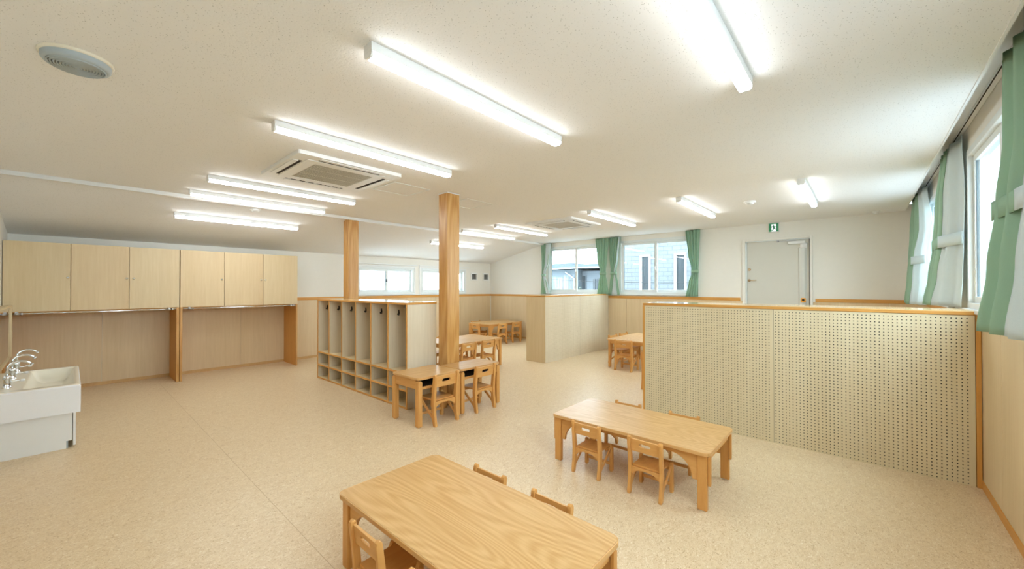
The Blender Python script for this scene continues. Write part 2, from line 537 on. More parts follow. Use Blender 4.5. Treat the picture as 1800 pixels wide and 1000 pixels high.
# wainscot panels as pieces of their walls
def wainscot(parent, axis, at, side, u0, u1, skip=(), step=0.91, start=None, zt=1.235):
    t = 0.008 * side
    u = start if start is not None else u0
    while u < u1 - 1e-4:
        a, b = max(u, u0) + 0.0015, min(u + step, u1) - 0.0015
        segs = [(a, b)]
        for s0, s1 in skip:
            new = []
            for p, q in segs:
                if q <= s0 or p >= s1: new.append((p, q))
                else:
                    if p < s0: new.append((p, s0))
                    if q > s1: new.append((s1, q))
            segs = new
        for p, q in segs:
            if q - p < 0.01: continue
            if axis == 'Y': Box('panel', M['panel'], (p, q, at, at + t, 0.045, zt), parent)
            else: Box('panel', M['panel'], (at, at + t, p, q, 0.045, zt), parent)
        u += step
wainscot(w_end, 'Y', YE, -1, XL, XR, skip=((DR[0] - 0.005, DR[1] + 0.005),), start=-8.76)
wainscot(w_back, 'X', XL, 1, YN, YE, start=YN)
wainscot(w_right, 'X', XR, -1, YN, YE, start=YN)
wainscot(w_near, 'Y', YN, 1, XL, XR, start=XL)
k = 3
def trimbar(b, mat, label):
    global k
    struct(Box('trim_%d' % k, mat, b, bevel=0.003), label); k += 1
ZT0, ZT1 = 1.235, 1.295
trimbar((XL, DR[0] - 0.04, YE - 0.022, YE, ZT0, ZT1), M['edge'], 'orange timber rail on the end wall, left of the door')
trimbar((DR[1] + 0.04, XR, YE - 0.022, YE, ZT0, ZT1), M['edge'], 'orange timber rail on the end wall, right of the door')
trimbar((XL, XL + 0.022, 2.94, YE, ZT0, ZT1), M['edge_y'], 'orange timber rail along the back wall')
trimbar((XR - 0.022, XR, YN, YE, ZT0, ZT1), M['edge_y'], 'orange timber rail along the right wall under the windows')
def base(name, b, mat=M['base']):
    struct(Box(name, mat, b))
base('baseboard_back', (XL, XL + 0.012, YN, YE, 0, 0.05), M['base'])
base('baseboard_end', (XL, DR[0] - 0.03, YE - 0.012, YE, 0, 0.05))
base('baseboard_door', (DR[1] + 0.03, XR, YE - 0.012, YE, 0, 0.05))
base('baseboard_right', (XR - 0.014, XR, YN, 4.52, 0, 0.06), M['edge_y'])
base('baseboard_left', (XL, XR, YN, YN + 0.012, 0, 0.05))

# ------------------------------------------------------------------ windows (local x along the wall, local y outwards)
wn = 0
def window(loc, rz, w, h, pane_mat, label, latch=True, casing=0.0, frame=0.055, dark_left=False):
    global wn
    wn += 1
    t = thing('window_%d' % wn, loc, rz, label, None, None, 'structure')
    fr = MB()
    d0, d1 = -0.012, 0.12
    fr.box(0, frame, d0, d1, 0, h).box(w - frame, w, d0, d1, 0, h).box(frame, w - frame, d0, d1, h - frame, h).box(frame, w - frame, d0, d1, 0, frame)
    fr.build('window_frame', M['alu'], t, 0.003)
    if casing:
        c = casing
        cs = MB()
        cs.box(-c, 0, -0.02, 0.02, -c, h + c).box(w, w + c, -0.02, 0.02, -c, h + c).box(0, w, -0.02, 0.02, h, h + c).box(0, w, -0.02, 0.02, -c, 0)
        cs.build('casing', M['white'], t, 0.002)
    # inner sill board
    Box('sill', M['alu'], (-0.0, w, -0.045, 0.0, -0.02, 0.012), t, 0.003)
    # two sliding sashes on two tracks
    mid = w / 2
    s = 0.052
    for i, (a, b, y) in enumerate(((frame, mid + 0.04, 0.02), (mid - 0.04, w - frame, 0.06))):
        sh = MB()
        z0, z1 = frame, h - frame
        sh.box(a, a + s, y, y + 0.03, z0, z1).box(b - s, b, y, y + 0.03, z0, z1).box(a + s, b - s, y, y + 0.03, z0, z0 + s).box(a + s, b - s, y, y + 0.03, z1 - s, z1)
        so = sh.build('sash', M['alu'], t, 0.002)
        MB().box(a + s - 0.006, b - s + 0.006, y + 0.012, y + 0.017, z0 + s - 0.006, z1 - s + 0.006).build('glass_pane', pane_mat, so)
        gk = MB()
        q = 0.008
        gk.box(a + s, a + s + q, y + 0.008, y + 0.024, z0 + s, z1 - s).box(b - s - q, b - s, y + 0.008, y + 0.024, z0 + s, z1 - s)
        gk.build('gasket', M['alu_dark'], so)
    if latch:
        Box('latch', M['black'] if latch == 'black' else M['white'], (mid - 0.012, mid + 0.012, -0.005, 0.02, h * 0.45, h * 0.45 + 0.07), t, 0.004)
    return t

window((W1[0], YE, W1[2]), 0, W1[1] - W1[0], W1[3] - W1[2], M['glass'], 'wide sliding window in the end wall showing roofs and a grey house', 'white')
window((W2[0], YE, W2[2]), 0, W2[1] - W2[0], W2[3] - W2[2], M['glass'], 'wide sliding window in the end wall showing a pale tiled building', 'white')
window((XL, B1[0] , B1[2]), PI / 2, B1[1] - B1[0], B1[3] - B1[2], M['frost'], 'low frosted sliding window in the back wall, left of the front post', 'black', 0.035)
window((XL, B2[0], B2[2]), PI / 2, B2[1] - B2[0], B2[3] - B2[2], M['frost'], 'low frosted sliding window in the back wall, half behind the front post', 'white', 0.035)
window((XR, R1[1], R1[2]), -PI / 2, R1[1] - R1[0], R1[3] - R1[2], M['glass'], 'right wall window between the nearest and the middle curtain', 'black')
window((XR, R2[1], R2[2]), -PI / 2, R2[1] - R2[0], R2[3] - R2[2], M['glass'], 'right wall window behind the middle and far curtains', 'black')

window((XR, R3[1], R3[2]), -PI / 2, R3[1] - R3[0], R3[3] - R3[2], M['glass'], 'right wall window beside the camera', 'black')

# two little square ventilation windows in the back wall
for i, V in enumerate((V1, V2)):
    wn += 1
    t = thing('window_%d' % wn, (XL, V[0], V[2]), PI / 2, ('small square glazed vent in the back wall, left one', 'small square glazed vent in the back wall, right one in the corner')[i], None, None, 'structure')
    w, h = V[1] - V[0], V[3] - V[2]
    c = 0.03
    cs = MB()
    cs.box(-c, 0.01, -0.02, 0.02, -c, h + c).box(w - 0.01, w + c, -0.02, 0.02, -c, h + c).box(0.01, w - 0.01, -0.02, 0.02, h - 0.01, h + c).box(0.01, w - 0.01, -0.02, 0.02, -c, 0.01)
    cs.build('casing', M['white'], t, 0.003)
    Box('backplate', M['ext_dark'], (0, w, 0.05, 0.06, 0, h), t)
    lv = MB()
    for q in range(5):
        x = 0.03 + q * (w - 0.06) / 4
        lv.box(x - 0.006, x + 0.006, 0.015, 0.045, 0.01, h - 0.01)
    lv.build('louvre', M['steel'], t)

# ------------------------------------------------------------------ door
dr = thing('door_1', ((DR[0] + DR[1]) / 2, YE, 0), 0, 'grey steel door in the end wall under the exit sign', None, None, 'structure')
w = DR[1] - DR[0]; h = DR[3]
fr = MB()
fr.box(-w/2, -w/2 + 0.05, -0.03, 0.13, 0, h).box(w/2 - 0.035, w/2, -0.03, 0.13, 0, h).box(-w/2 + 0.05, w/2 - 0.035, -0.03, 0.13, h - 0.035, h)
fr.build('door_frame', M['wall'], dr, 0.003)
leaf = Box('door_leaf', M['door'], (-w/2 + 0.075, w/2 - 0.050, 0.03, 0.07, 0.01, h - 0.05), dr, 0.002)
st = MB().box(-w/2 + 0.05, -w/2 + 0.075, 0.0, 0.05, 0, h - 0.035).box(-w/2 + 0.05, w/2 - 0.035, 0.0, 0.06, h - 0.05, h - 0.035)
st.build('door_stop', M['alu'], dr)
Box('hinge_gap_shade', M['dark'], (w/2 - 0.049, w/2 - 0.035, 0.045, 0.07, 0.01, h - 0.05), dr)  # dark strip painting in the shade of the hinge gap
hx = -w/2 + 0.115
hd = MB().cyl((hx, 0.03, 1.635), (hx, -0.012, 1.635), 0.026, n=16).tube([(hx, -0.01, 1.635), (hx + 0.02, -0.03, 1.635), (hx + 0.125, -0.03, 1.635)], 0.009)
tag(hd.build('door_handle', M['brass'], dr), 'nickel lever handle')
lk = MB().cyl((hx, 0.03, 1.845), (hx, 0.012, 1.845), 0.026, n=16).cyl((hx, 0.012, 1.845), (hx, 0.006, 1.845), 0.012, n=12)
lk.build('door_lock', M['brass'], dr)
cl = MB().box(0.19, 0.45, -0.03, 0.03, h - 0.135, h - 0.085)
clo = cl.build('door_closer', M['white'], dr, 0.006)
MB().box(0.03, 0.32, -0.02, -0.008, h - 0.078, h - 0.064).box(0.02, 0.05, -0.02, 0.03, h - 0.08, h - 0.05).build('closer_arm', M['steel'], clo)
gd = MB().prism([(0.345, 0.03), (0.36, -0.005), (0.40, -0.016), (0.44, -0.012), (0.478, 0.04)], 'Z', 0.05, 2.23)
tag(gd.build('finger_guard', M['clear'], dr), 'translucent plastic finger guard along the hinge side')
MB().cyl((0.425, 0.0, 2.215), (0.425, 0.0, 2.305), 0.055, n=20).build('guard_cap', M['white'], dr)
Box('guard_clip', M['orange'], (0.38, 0.455, -0.035, -0.01, 1.225, 1.305), dr, 0.01)
MB().cyl((0.417, -0.035, 1.27), (0.417, -0.04, 1.27), 0.02, n=12).build('guard_clip_button', M['black'], dr)

# ================================================================== CEILING THINGS
def lamp(x, y, slope, label):
    L = 1.65
    t = thing('ceiling_light', (x, y + L / 2, zs(x)), 0, label, 'ceiling light', 'linear ceiling lights')
    if slope: t.rotation_euler = (0, -math.atan(sl), 0)
    if lamp.proto is None:
        MB().box(-0.038, 0.038, -L/2, L/2, -0.046, 0.0).build('housing', M['white'], t, 0.002)
        pr = [(0.035, -0.046), (0.035, -0.056), (0.031, -0.066), (0.022, -0.072), (-0.022, -0.072), (-0.031, -0.066), (-0.035, -0.056), (-0.035, -0.046)]
        MB().prism(pr, 'Y', -L/2 + 0.012, L/2 - 0.012).build('diffuser', M['led'], t)
        for s in (-1, 1):
            y0 = s * (L/2 - 0.012)
            MB().prism([(a * 1.02, b) for a, b in pr], 'Y', min(y0, s * L/2), max(y0, s * L/2)).build('end_cap', M['white'], t)
        lamp.proto = t
    else:
        for ch in lamp.proto.children:
            copy_tree(ch, t)
    return t
lamp.proto = None
rows = (-0.505, -1.84, -3.215, -5.28, -6.25, -7.33)
lab1 = ['long ceiling light nearest the right wall, cut off by the top of the photo', 'large near ceiling light at the top middle of the room',
        'near ceiling light running just above the first air conditioner', 'near ceiling light just below the first air conditioner',
        'near ceiling light lying on the white moulding at the bend', 'near ceiling light lowest of all, on the slope above the cupboards']
lab2 = ['short looking far ceiling light near the right curtains and exit sign', 'far ceiling light left of the smoke detector by the exit sign',
        'far ceiling light just right of the second air conditioner', 'far ceiling light just left of the second air conditioner',
        'far ceiling light right of the front post on the white moulding', 'far ceiling light half behind the front post, on the slope']
for i, x in enumerate(rows):
    lamp(x, 0.985, i == 5, lab1[i])
    lamp(x, 5.45, i == 5, lab2[i])

def aircon(x, y, label):
    t = thing('air_conditioner', (x, y, ZC), 0, label, 'air conditioner', 'ceiling cassette air conditioners')
    if aircon.proto is not None:
        for ch in aircon.proto.children: copy_tree(ch, t)
        return t
    a = 0.52; z = -0.035
    out = rrect(2*a, 2*a, 0.02, 3); inn = rrect(0.80, 0.80, 0.02, 3)
    MB().ring(out, inn, 'Z', z, 0.0).build('panel_frame', M['white'], t, 0.003)
    MB().ring(rrect(0.80, 0.80, 0.02, 3), rrect(0.60, 0.60, 0.01, 3), 'Z', z - 0.006, -0.01).build('intake_frame', M['white'], t, 0.002)
    g = MB()
    for i in range(30):
        yy = -0.3 + 0.6 * (i + 0.5) / 30
        g.box(-0.3, 0.3, yy - 0.006, yy + 0.006, z - 0.002, z + 0.006)
    for xx in (-0.1, 0.1): g.box(xx - 0.004, xx + 0.004, -0.3, 0.3, z - 0.003, z + 0.004)
    tag(g.build('intake_grille', M['grille'], t), 'grey beige slatted intake grille')
    Box('filter_plate', M['grille'], (-0.31, 0.31, -0.31, 0.31, z + 0.008, z + 0.012), t)
    for i in range(4):
        s = thing('louver', (0, 0, 0), i * PI / 2); s.parent = t
        Box('slot', M['dark'], (-0.31, 0.31, 0.412, 0.442, z - 0.0025, z + 0.004), s)
        Box('flap', M['white'], (-0.31, 0.31, 0.444, 0.492, z - 0.007, z - 0.001), s, 0.002)
        if i == 1:
            pins = MB()
            for q in range(7): pins.box(-0.29 + q * 0.09, -0.26 + q * 0.09, 0.414, 0.428, z - 0.005, z - 0.001)
            tag(pins.build('vane', M['white'], s), kind='stuff')
    aircon.proto = t
    return t
aircon.proto = None
aircon(-4.21, 1.852, 'square ceiling air conditioner nearest, between two long lights')
aircon(-4.24, 6.24, 'square ceiling air conditioner farther away near the end wall windows')

def hatch(x, y, label):
    t = thing('ceiling_hatch', (x, y, ZC), 0, label, 'access hatch', 'square access hatches in the ceiling')
    MB().ring(rrect(0.5, 0.5, 0.005, 2), rrect(0.475, 0.475, 0.005, 2), 'Z', -0.004, 0.0).build('rim', M['alu'], t)
    Box('cover', M['ceiling'], (-0.236, 0.236, -0.236, 0.236, -0.002, 0.001), t)
    return t
hatch(-4.27, 2.735, 'square ceiling hatch right behind the nearest air conditioner')
hatch(-4.28, 3.865, 'square ceiling hatch just right of the front post')
hatch(-4.30, 7.23, 'square ceiling hatch beside the farther air conditioner')

# round diffuser vent
rv = thing('round_ceiling_vent', (-3.12, 0.022, ZC), 0, 'round pale grey ceiling vent of concentric rings at the upper left', 'vent')
MB().lathe([(0.142, 0.0), (0.142, -0.008), (0.136, -0.014), (0.0, -0.014)], 48).build('flange', M['cream_and_bounce'], rv)
MB().lathe([(0.132, -0.010), (0.130, -0.032), (0.122, -0.042), (0.112, -0.044)], 48).build('outer_ring', M['grey'], rv)
r = 0.112
while r > 0.02:
    MB().lathe([(r - 0.002, -0.040), (r - 0.0015, -0.048), (r - 0.006, -0.051), (r - 0.009, -0.047), (r - 0.009, -0.036)], 40).build('ring', M['grey'], rv)
    r -= 0.0115
MB().lathe([(0.0, -0.052), (0.009, -0.051), (0.012, -0.046), (0.012, -0.036)], 24).build('hub', M['grey'], rv)
MB().lathe([(0.0, -0.033), (0.125, -0.033)], 32).build('backplate', M['grille'], rv)

def detector(x, y, label, r=0.055, tilt=0):
    t = thing('smoke_detector', (x, y, zs(x)), 0, label, 'smoke detector')
    if tilt: t.rotation_euler = (0, -math.atan(sl), 0)
    MB().lathe([(r, 0.0), (r, -0.018), (r * 0.9, -0.022), (0.0, -0.022)], 24).build('base_plate', M['white'], t)
    MB().lathe([(r * 0.7, -0.022), (r * 0.66, -0.04), (r * 0.45, -0.047), (0.0, -0.048)], 24).build('sensor_head', M['white'], t)
    return t
detector(-1.184, 6.42, 'white round smoke detector on the flat ceiling in front of the exit sign', 0.075)
detector(-6.80, 1.85, 'white round smoke detector on the slope above the lowest near light', 0.07, 1)
detector(0.18, 8.62, 'tiny white sensor where ceiling meets end wall, by the far right curtain', 0.05)

# exit sign with running figure
es = thing('exit_sign', (-1.238, YE, 2.55), 0, 'small green and white emergency exit sign above the door with a running figure', 'exit sign')
Box('sign_case', M['white'], (-0.085, 0.085, -0.035, -0.001, -0.012, 0.165), es, 0.004)
MB().box(-0.078, 0.078, -0.039, -0.0355, 0.0, 0.155).build('green_face', M['sign_green'], es)
MB().box(-0.036, 0.040, -0.0415, -0.0395, 0.002, 0.140).build('white_doorway', M['sign_white'], es)
fg = MB()
y0, y1 = -0.0445, -0.0420
def bar(x0, z0, x1, z1, wd):
    d = Vector((x1 - x0, z1 - z0)); n = Vector((-d.y, d.x)).normalized() * wd / 2
    fg.prism([(x0 + n.x, z0 + n.y), (x0 - n.x, z0 - n.y), (x1 - n.x, z1 - n.y), (x1 + n.x, z1 + n.y)], 'Y', y0, y1)
fg.prism([(-0.006 + 0.012 * math.cos(a * PI / 6), 0.122 + 0.012 * math.sin(a * PI / 6)) for a in range(12)], 'Y', y0, y1)
bar(-0.004, 0.108, 0.006, 0.066, 0.024)
bar(-0.002, 0.100, -0.034, 0.088, 0.010); bar(-0.034, 0.088, -0.040, 0.070, 0.009)
bar(0.002, 0.102, 0.026, 0.082, 0.010); bar(0.026, 0.082, 0.042, 0.090, 0.009)
bar(0.006, 0.068, 0.030, 0.046, 0.014); bar(0.030, 0.046, 0.052, 0.030, 0.012)
bar(0.004, 0.068, -0.006, 0.036, 0.014); bar(-0.006, 0.036, -0.036, 0.016, 0.012)
fg.build('running_figure', M['sign_green'], es)

# light switch near the far corner
sw = thing('wall_switch', (-8.70, YE, 1.45), 0, 'small cream switch plate in the far corner above the rail', 'switch')
Box('plate', M['white'], (-0.035, 0.035, -0.012, 0, -0.06, 0.06), sw, 0.003)
Box('rocker', M['cream_and_bounce'], (-0.015, 0.015, -0.017, -0.0125, -0.03, 0.03), sw, 0.002)

# curtain rails above the two low back windows
for nm, y0_, y1_ in (('left', 4.36, 6.10), ('right', 6.16, 7.95)):
    t = thing('curtain_rail', (XL, (y0_ + y1_) / 2, 2.075), 0, 'thin white curtain rail above the %s low back window' % nm, 'curtain rail')
    hl = (y1_ - y0_) / 2
    Box('rail', M['white'], (0.028, 0.046, -hl, hl, -0.01, 0.01), t, 0.002)
    for q in (-hl + 0.08, 0, hl - 0.08):
        Box('bracket', M['white'], (0.0, 0.03, q - 0.012, q + 0.012, -0.006, 0.012), t)

# ================================================================== STRUCTURE-LIKE THINGS
def post(x0, x1, y0, y1, label, cut=0.0):
    t = thing('timber_post', ((x0 + x1) / 2, (y0 + y1) / 2, 0), 0, label, 'post', 'timber roof posts')
    a, b = (x1 - x0) / 2, (y1 - y0) / 2
    MB().prism([(-a, 0.0), (a, 0.0), (a, ZC - 0.004), (-a, ZC - 0.004 - cut)], 'Y', -b, b).build('shaft', M['post'], t, 0.006)
    if cut: return t
    MB().ring(rrect(2*a + 0.016, 2*b + 0.016, 0.003, 1), rrect(2*a + 0.0005, 2*b + 0.0005, 0.003, 1), 'Z', ZC - 0.012, ZC - 0.001).build('collar', M['white'], t)
    return t
post(-4.125, -3.945, 3.20, 3.40, 'square orange timber post at the near end of the lockers')
post(-6.835, -6.645, 3.21, 3.395, 'square orange timber post behind the far end of the lockers', 0.045)

# ------------------------------------------------------------------ perforated boards
def perforated(name, u0, u1, z0, z1, pitch, r, depth, mp, mat, parent, uo, zo):
    """board face with real round holes; mp maps (u, depth, z) to 3D"""
    vs, fs = [], []
    us = []
    u = uo
    while u < u1 - pitch * 0.45:
        if u > u0 + pitch * 0.45: us.append(u)
        u += pitch
    z = zo; zz = []
    while z < z1 - pitch * 0.45:
        if z > z0 + pitch * 0.45: zz.append(z)
        z += pitch
    ub = [u0] + [(us[i] + us[i+1]) / 2 for i in range(len(us) - 1)] + [u1]
    zb = [z0] + [(zz[i] + zz[i+1]) / 2 for i in range(len(zz) - 1)] + [z1]
    cs = [(math.cos(PI / 4 * k), math.sin(PI / 4 * k)) for k in range(8)]
    for i, cu in enumerate(us):
        a0, a1 = ub[i], ub[i+1]
        for j, cz in enumerate(zz):
            b0, b1 = zb[j], zb[j+1]
            o = len(vs)
            sq = [(a1, cz), (a1, b1), (cu, b1), (a0, b1), (a0, cz), (a0, b0), (cu, b0), (a1, b0)]
            vs += [mp(p, 0.0, q) for p, q in sq]
            vs += [mp(cu + r * c, 0.0, cz + r * s) for c, s in cs]
            vs += [mp(cu + r * c, depth, cz + r * s) for c, s in cs]
            for q in range(8):
                n = (q + 1) % 8
                fs.append((o + q, o + n, o + 8 + n, o + 8 + q))
                fs.append((o + 8 + q, o + 8 + n, o + 16 + n, o + 16 + q))
    me = bpy.data.meshes.new(name)
    me.from_pydata(vs, [], fs)
    me.materials.append(mat)
    me.update()
    ob = bpy.data.objects.new(name, me)
    COL.objects.link(ob)
    if parent: ob.parent = parent
    return ob

# long perforated partition on the right
PX0, PX1, PY, PD, PH = -1.942, 0.652, 4.527, 0.485, 1.315
pt = thing('perforated_partition', ((PX0 + PX1) / 2, PY + PD / 2, 0), 0, 'long pale perforated board partition with timber top against the right wall', 'partition')
cx, cy = pt.location.x, pt.location.y
def pmap(u, d, z): return (u - cx, PY + d - cy, z)
perforated('perforated_board', PX0 + 0.02, -0.6415, 0.0, PH - 0.03, 0.0271, 0.0046, 0.006, pmap, M['peg'], pt, 0.6225 - 0.0271 * 200, 0.0135)
perforated('perforated_board', -0.6395, PX1 - 0.018, 0.0, PH - 0.03, 0.0271, 0.0046, 0.006, pmap, M['peg'], pt, 0.6225 - 0.0271 * 200, 0.0135)
a = (PX1 - PX0) / 2
MB().box(-a + 0.02, a - 0.02, -PD/2 + 0.0062, -PD/2 + 0.012, 0.0, PH - 0.03).build('hole_shade', M['dark'], pt)  # dark sheet added so the holes read as shaded
MB().box(-a + 0.02, a - 0.02, -PD/2 + 0.03, PD/2, 0.0, PH - 0.03).build('carcass', M['birch2'], pt)
MB().box(-a, a, -PD/2 - 0.006, PD/2 + 0.006, PH - 0.003, PH + 0.003).build('top_laminate', M['shelf_top'], pt)
tag(MB().box(-a, a, -PD/2 - 0.006, PD/2 + 0.006, PH - 0.028, PH - 0.003).build('top_edge', M['edge'], pt, 0.003), 'orange timber edge of the top board')
MB().box(-a - 0.004, -a + 0.019, -PD/2 - 0.006, PD/2, 0.0, PH - 0.029).build('end_board', M['edge_v'], pt, 0.003)
MB().box(a - 0.015, a + 0.012, -PD/2 - 0.012, -PD/2 + 0.05, 0.0, PH - 0.029).build('corner_batten', M['edge_v'], pt, 0.002)

# shorter partition standing out from the end wall
QX0, QX1, QY0, QY1, QH = -5.164, -4.678, 6.25, YE - 0.024, 1.335
qt = thing('low_partition', ((QX0 + QX1) / 2, (QY0 + QY1) / 2, 0), 0, 'pale low partition standing out from the end wall between the windows', 'partition')
qcx, qcy = qt.location.x, qt.location.y
def qmap(u, d, z): return (QX1 - d - qcx, u - qcy, z)
perforated('perforated_board', QY0 + 0.004, 7.535, 0.0, QH - 0.028, 0.0271, 0.0030, 0.006, qmap, M['birch_white'], qt, 6.277, 0.0135)
perforated('perforated_board', 7.537, QY1, 0.0, QH - 0.028, 0.0271, 0.0030, 0.006, qmap, M['birch_white'], qt, 6.277, 0.0135)
hx_, hy_ = (QX1 - QX0) / 2, (QY1 - QY0) / 2
MB().box(hx_ - 0.012, hx_ - 0.0062, -hy_ + 0.022, hy_, 0.0, QH - 0.028).build('hole_shade', M['dark'], qt)  # same added dark sheet, painting in the shade of the holes
MB().box(-hx_ + 0.004, hx_ - 0.03, -hy_ + 0.022, hy_, 0.0, QH - 0.028).build('carcass', M['birch2'], qt)
MB().box(-hx_, hx_ - 0.001, -hy_, -hy_ + 0.021, 0.0, QH - 0.028).build('end_board', M['birch'], qt, 0.002)
MB().box(-hx_ - 0.004, hx_ + 0.004, -hy_ - 0.004, hy_, QH - 0.003, QH + 0.003).build('top_laminate', M['shelf_top'], qt)
MB().box(-hx_ - 0.004, hx_ + 0.004, -hy_ - 0.004, hy_, QH - 0.026, QH - 0.003).build('top_edge', M['edge_y'], qt, 0.002)

# ------------------------------------------------------------------ lockers
LX0, LW, LY, LD, LH = -6.785, 0.436, 2.757, 0.44, 1.312
lk = thing('locker_unit', (LX0 + 3 * LW, LY + LD / 2, 0), 0, 'open six bay timber coat lockers with hooks and shoe cubbies', 'lockers')
b2 = 3 * LW; dd = LD / 2
def front_edge(x0, x1, z0, z1, nm='front_edge'):
    return MB().box(x0, x1, -dd - 0.006, -dd - 0.0005, z0, z1).build(nm, M['edge'] if x1 - x0 > z1 - z0 else M['edge_v'], lk)
for i in range(7):
    x = -b2 + i * LW
    e = 0.010 if 0 < i < 6 else 0.012
    x0, x1 = (x, x + 2*e) if i == 0 else ((x - 2*e, x) if i == 6 else (x - e, x + e))
    MB().box(x0, x1, -dd, dd, 0.0, LH - 0.028).build('divider' if 0 < i < 6 else 'side_panel', M['birch_white'], lk)
    front_edge(x0 - 0.001, x1 + 0.001, 0.0, LH - 0.028)
Box('back_panel', M['birch_white'], (-b2 + 0.024, b2 - 0.024, dd - 0.008, dd, 0.02, LH - 0.028), lk)
for nm, z in (('coat_shelf', 0.428), ('shoe_shelf', 0.217), ('bottom_shelf', 0.006)):
    for i in range(6):
        x0 = -b2 + i * LW + (0.0245 if i == 0 else 0.0105); x1 = -b2 + (i + 1) * LW - (0.0245 if i == 5 else 0.0105)
        MB().box(x0, x1, -dd, dd - 0.009, z, z + 0.02).build(nm, M['birch'], lk)
        front_edge(x0 - 0.001, x1 + 0.001, z - 0.001, z + 0.021)
tag(MB().box(-b2 - 0.004, b2 + 0.004, -dd - 0.008, dd + 0.004, LH - 0.003, LH + 0.002).build('top_laminate', M['shelf_top'], lk), 'glossy laminated locker top')
MB().box(-b2 - 0.004, b2 + 0.004, -dd - 0.008, dd + 0.004, LH - 0.027, LH - 0.003).build('top_edge', M['edge'], lk, 0.003)
for i in range(6):
    x = -b2 + i * LW + (0.024 if i == 0 else 0.010)
    yy = 2.892 - (LY + dd)
    hk = MB().box(x, x + 0.004, yy + 0.006, yy + 0.022, 1.150, 1.205)
    hk.tube([(x + 0.004, yy + 0.014, 1.195), (x + 0.014, yy + 0.013, 1.165), (x + 0.024, yy + 0.006, 1.145), (x + 0.034, yy - 0.006, 1.138), (x + 0.042, yy - 0.018, 1.146)], 0.0075, 8)
    hk.lathe([(0.0, -0.013), (0.010, -0.009), (0.013, 0.0), (0.010, 0.009), (0.0, 0.013)], 12, c=(x + 0.044, yy - 0.022, 1.150))
    hk.build('coat_hook', M['black'], lk)
    if i in (4, 5):
        MB().cyl((x, 3.0 - (LY + dd), 1.235), (x + 0.01, 3.0 - (LY + dd), 1.235), 0.018, n=14).build('screw_cap', M['steel'], lk)
MB().box(-b2 + 0.01, b2 - 0.01, -dd + 0.004, dd, 0.0, 0.0055).build('plinth', M['birch_white'], lk)

# ------------------------------------------------------------------ wall cupboards
CX, CZ0, CZ1 = -8.145, 1.185, 2.106
def cupboard(y0, y1, doors, label, left_panel, right_panel, knobs):
    t = thing('wall_cupboard', (XL + 0.009, (y0 + y1) / 2, 0), 0, label, 'cupboard', 'birch cupboards on the back wall')
    ox, oy = t.location.x, t.location.y
    fx = CX - ox
    hy = (y1 - y0) / 2
    MB().box(0, fx - 0.022, -hy + 0.002, hy - 0.002, CZ0 + 0.002, CZ1 - 0.004).build('carcass', M['birch'], t)
    MB().box(0, fx - 0.03, -hy + 0.03, hy - 0.03, CZ0 - 0.02, CZ0).build('bottom_rail', M['edge_y'], t)
    w_ = (y1 - y0) / 3
    for i in range(3):
        a, b = -hy + i * w_ + 0.003, -hy + (i + 1) * w_ - 0.003
        d = Box('cupboard_door', (M['birch'], M['birch2'], M['birch'])[i] if doors == 0 else (M['birch2'], M['birch2'], M['birch'])[i], (fx - 0.020, fx, a, b, CZ0, CZ1), t, 0.0015)
        ky = knobs[i] - oy
        MB().lathe([(0.006, 0.0), (0.006, 0.012), (0.015, 0.016), (0.015, 0.022), (0.0, 0.024)], 14).build('knob', M['chrome'], d)
        kb = d.children[0]
        kb.rotation_euler = (0, PI / 2, 0); kb.location = (fx, ky, 1.637)
    for side, (p0, p1) in (('l', left_panel), ('r', right_panel)):
        if p0 is None: continue
        MB().box(0, fx - 0.024, p0 - oy + 0.001, p1 - oy - 0.001, 0.0, CZ0 - 0.001).build('side_panel', M['edge_v'], t)
        MB().box(fx - 0.0235, fx - 0.002, p0 - oy, p1 - oy, 0.0, CZ0 - 0.001).build('panel_edge', M['post'], t, 0.001)
    return t
cupboard(-0.567, 1.172, 0, 'left wall cupboard of three plain birch doors over the wash basin side', (-0.566, -0.545), (1.135, 1.171), (-0.015, 0.565, 0.639))
cupboard(1.178, 2.93, 1, 'right wall cupboard of three plain birch doors nearest the lockers', (1.179, 1.208), (2.905, 2.929), (1.725, 2.308, 2.378))
for y0_, y1_, lb in ((-0.53, 1.125, 'shiny metal hanging rail under the left wall cupboard'), (1.215, 2.895, 'shiny metal hanging rail under the right wall cupboard')):
    t = thing('hanging_rail', (CX + 0.008, (y0_ + y1_) / 2, 1.160), 0, lb, 'rail', 'metal rails under the cupboards')
    hl = (y1_ - y0_) / 2
    MB().cyl((0, -hl, 0), (0, hl, 0), 0.012, n=12).build('bar', M['chrome'], t)
    for q in (-hl + 0.08, hl - 0.08):
        MB().box(-0.045, 0.0, q - 0.012, q + 0.012, -0.004, 0.024).cyl((0, q - 0.02, 0), (0, q + 0.02, 0), 0.016, n=12).cyl((0, q + 0.03, 0), (0, q + 0.05, 0), 0.016, n=12).build('bracket', M['steel'], t)

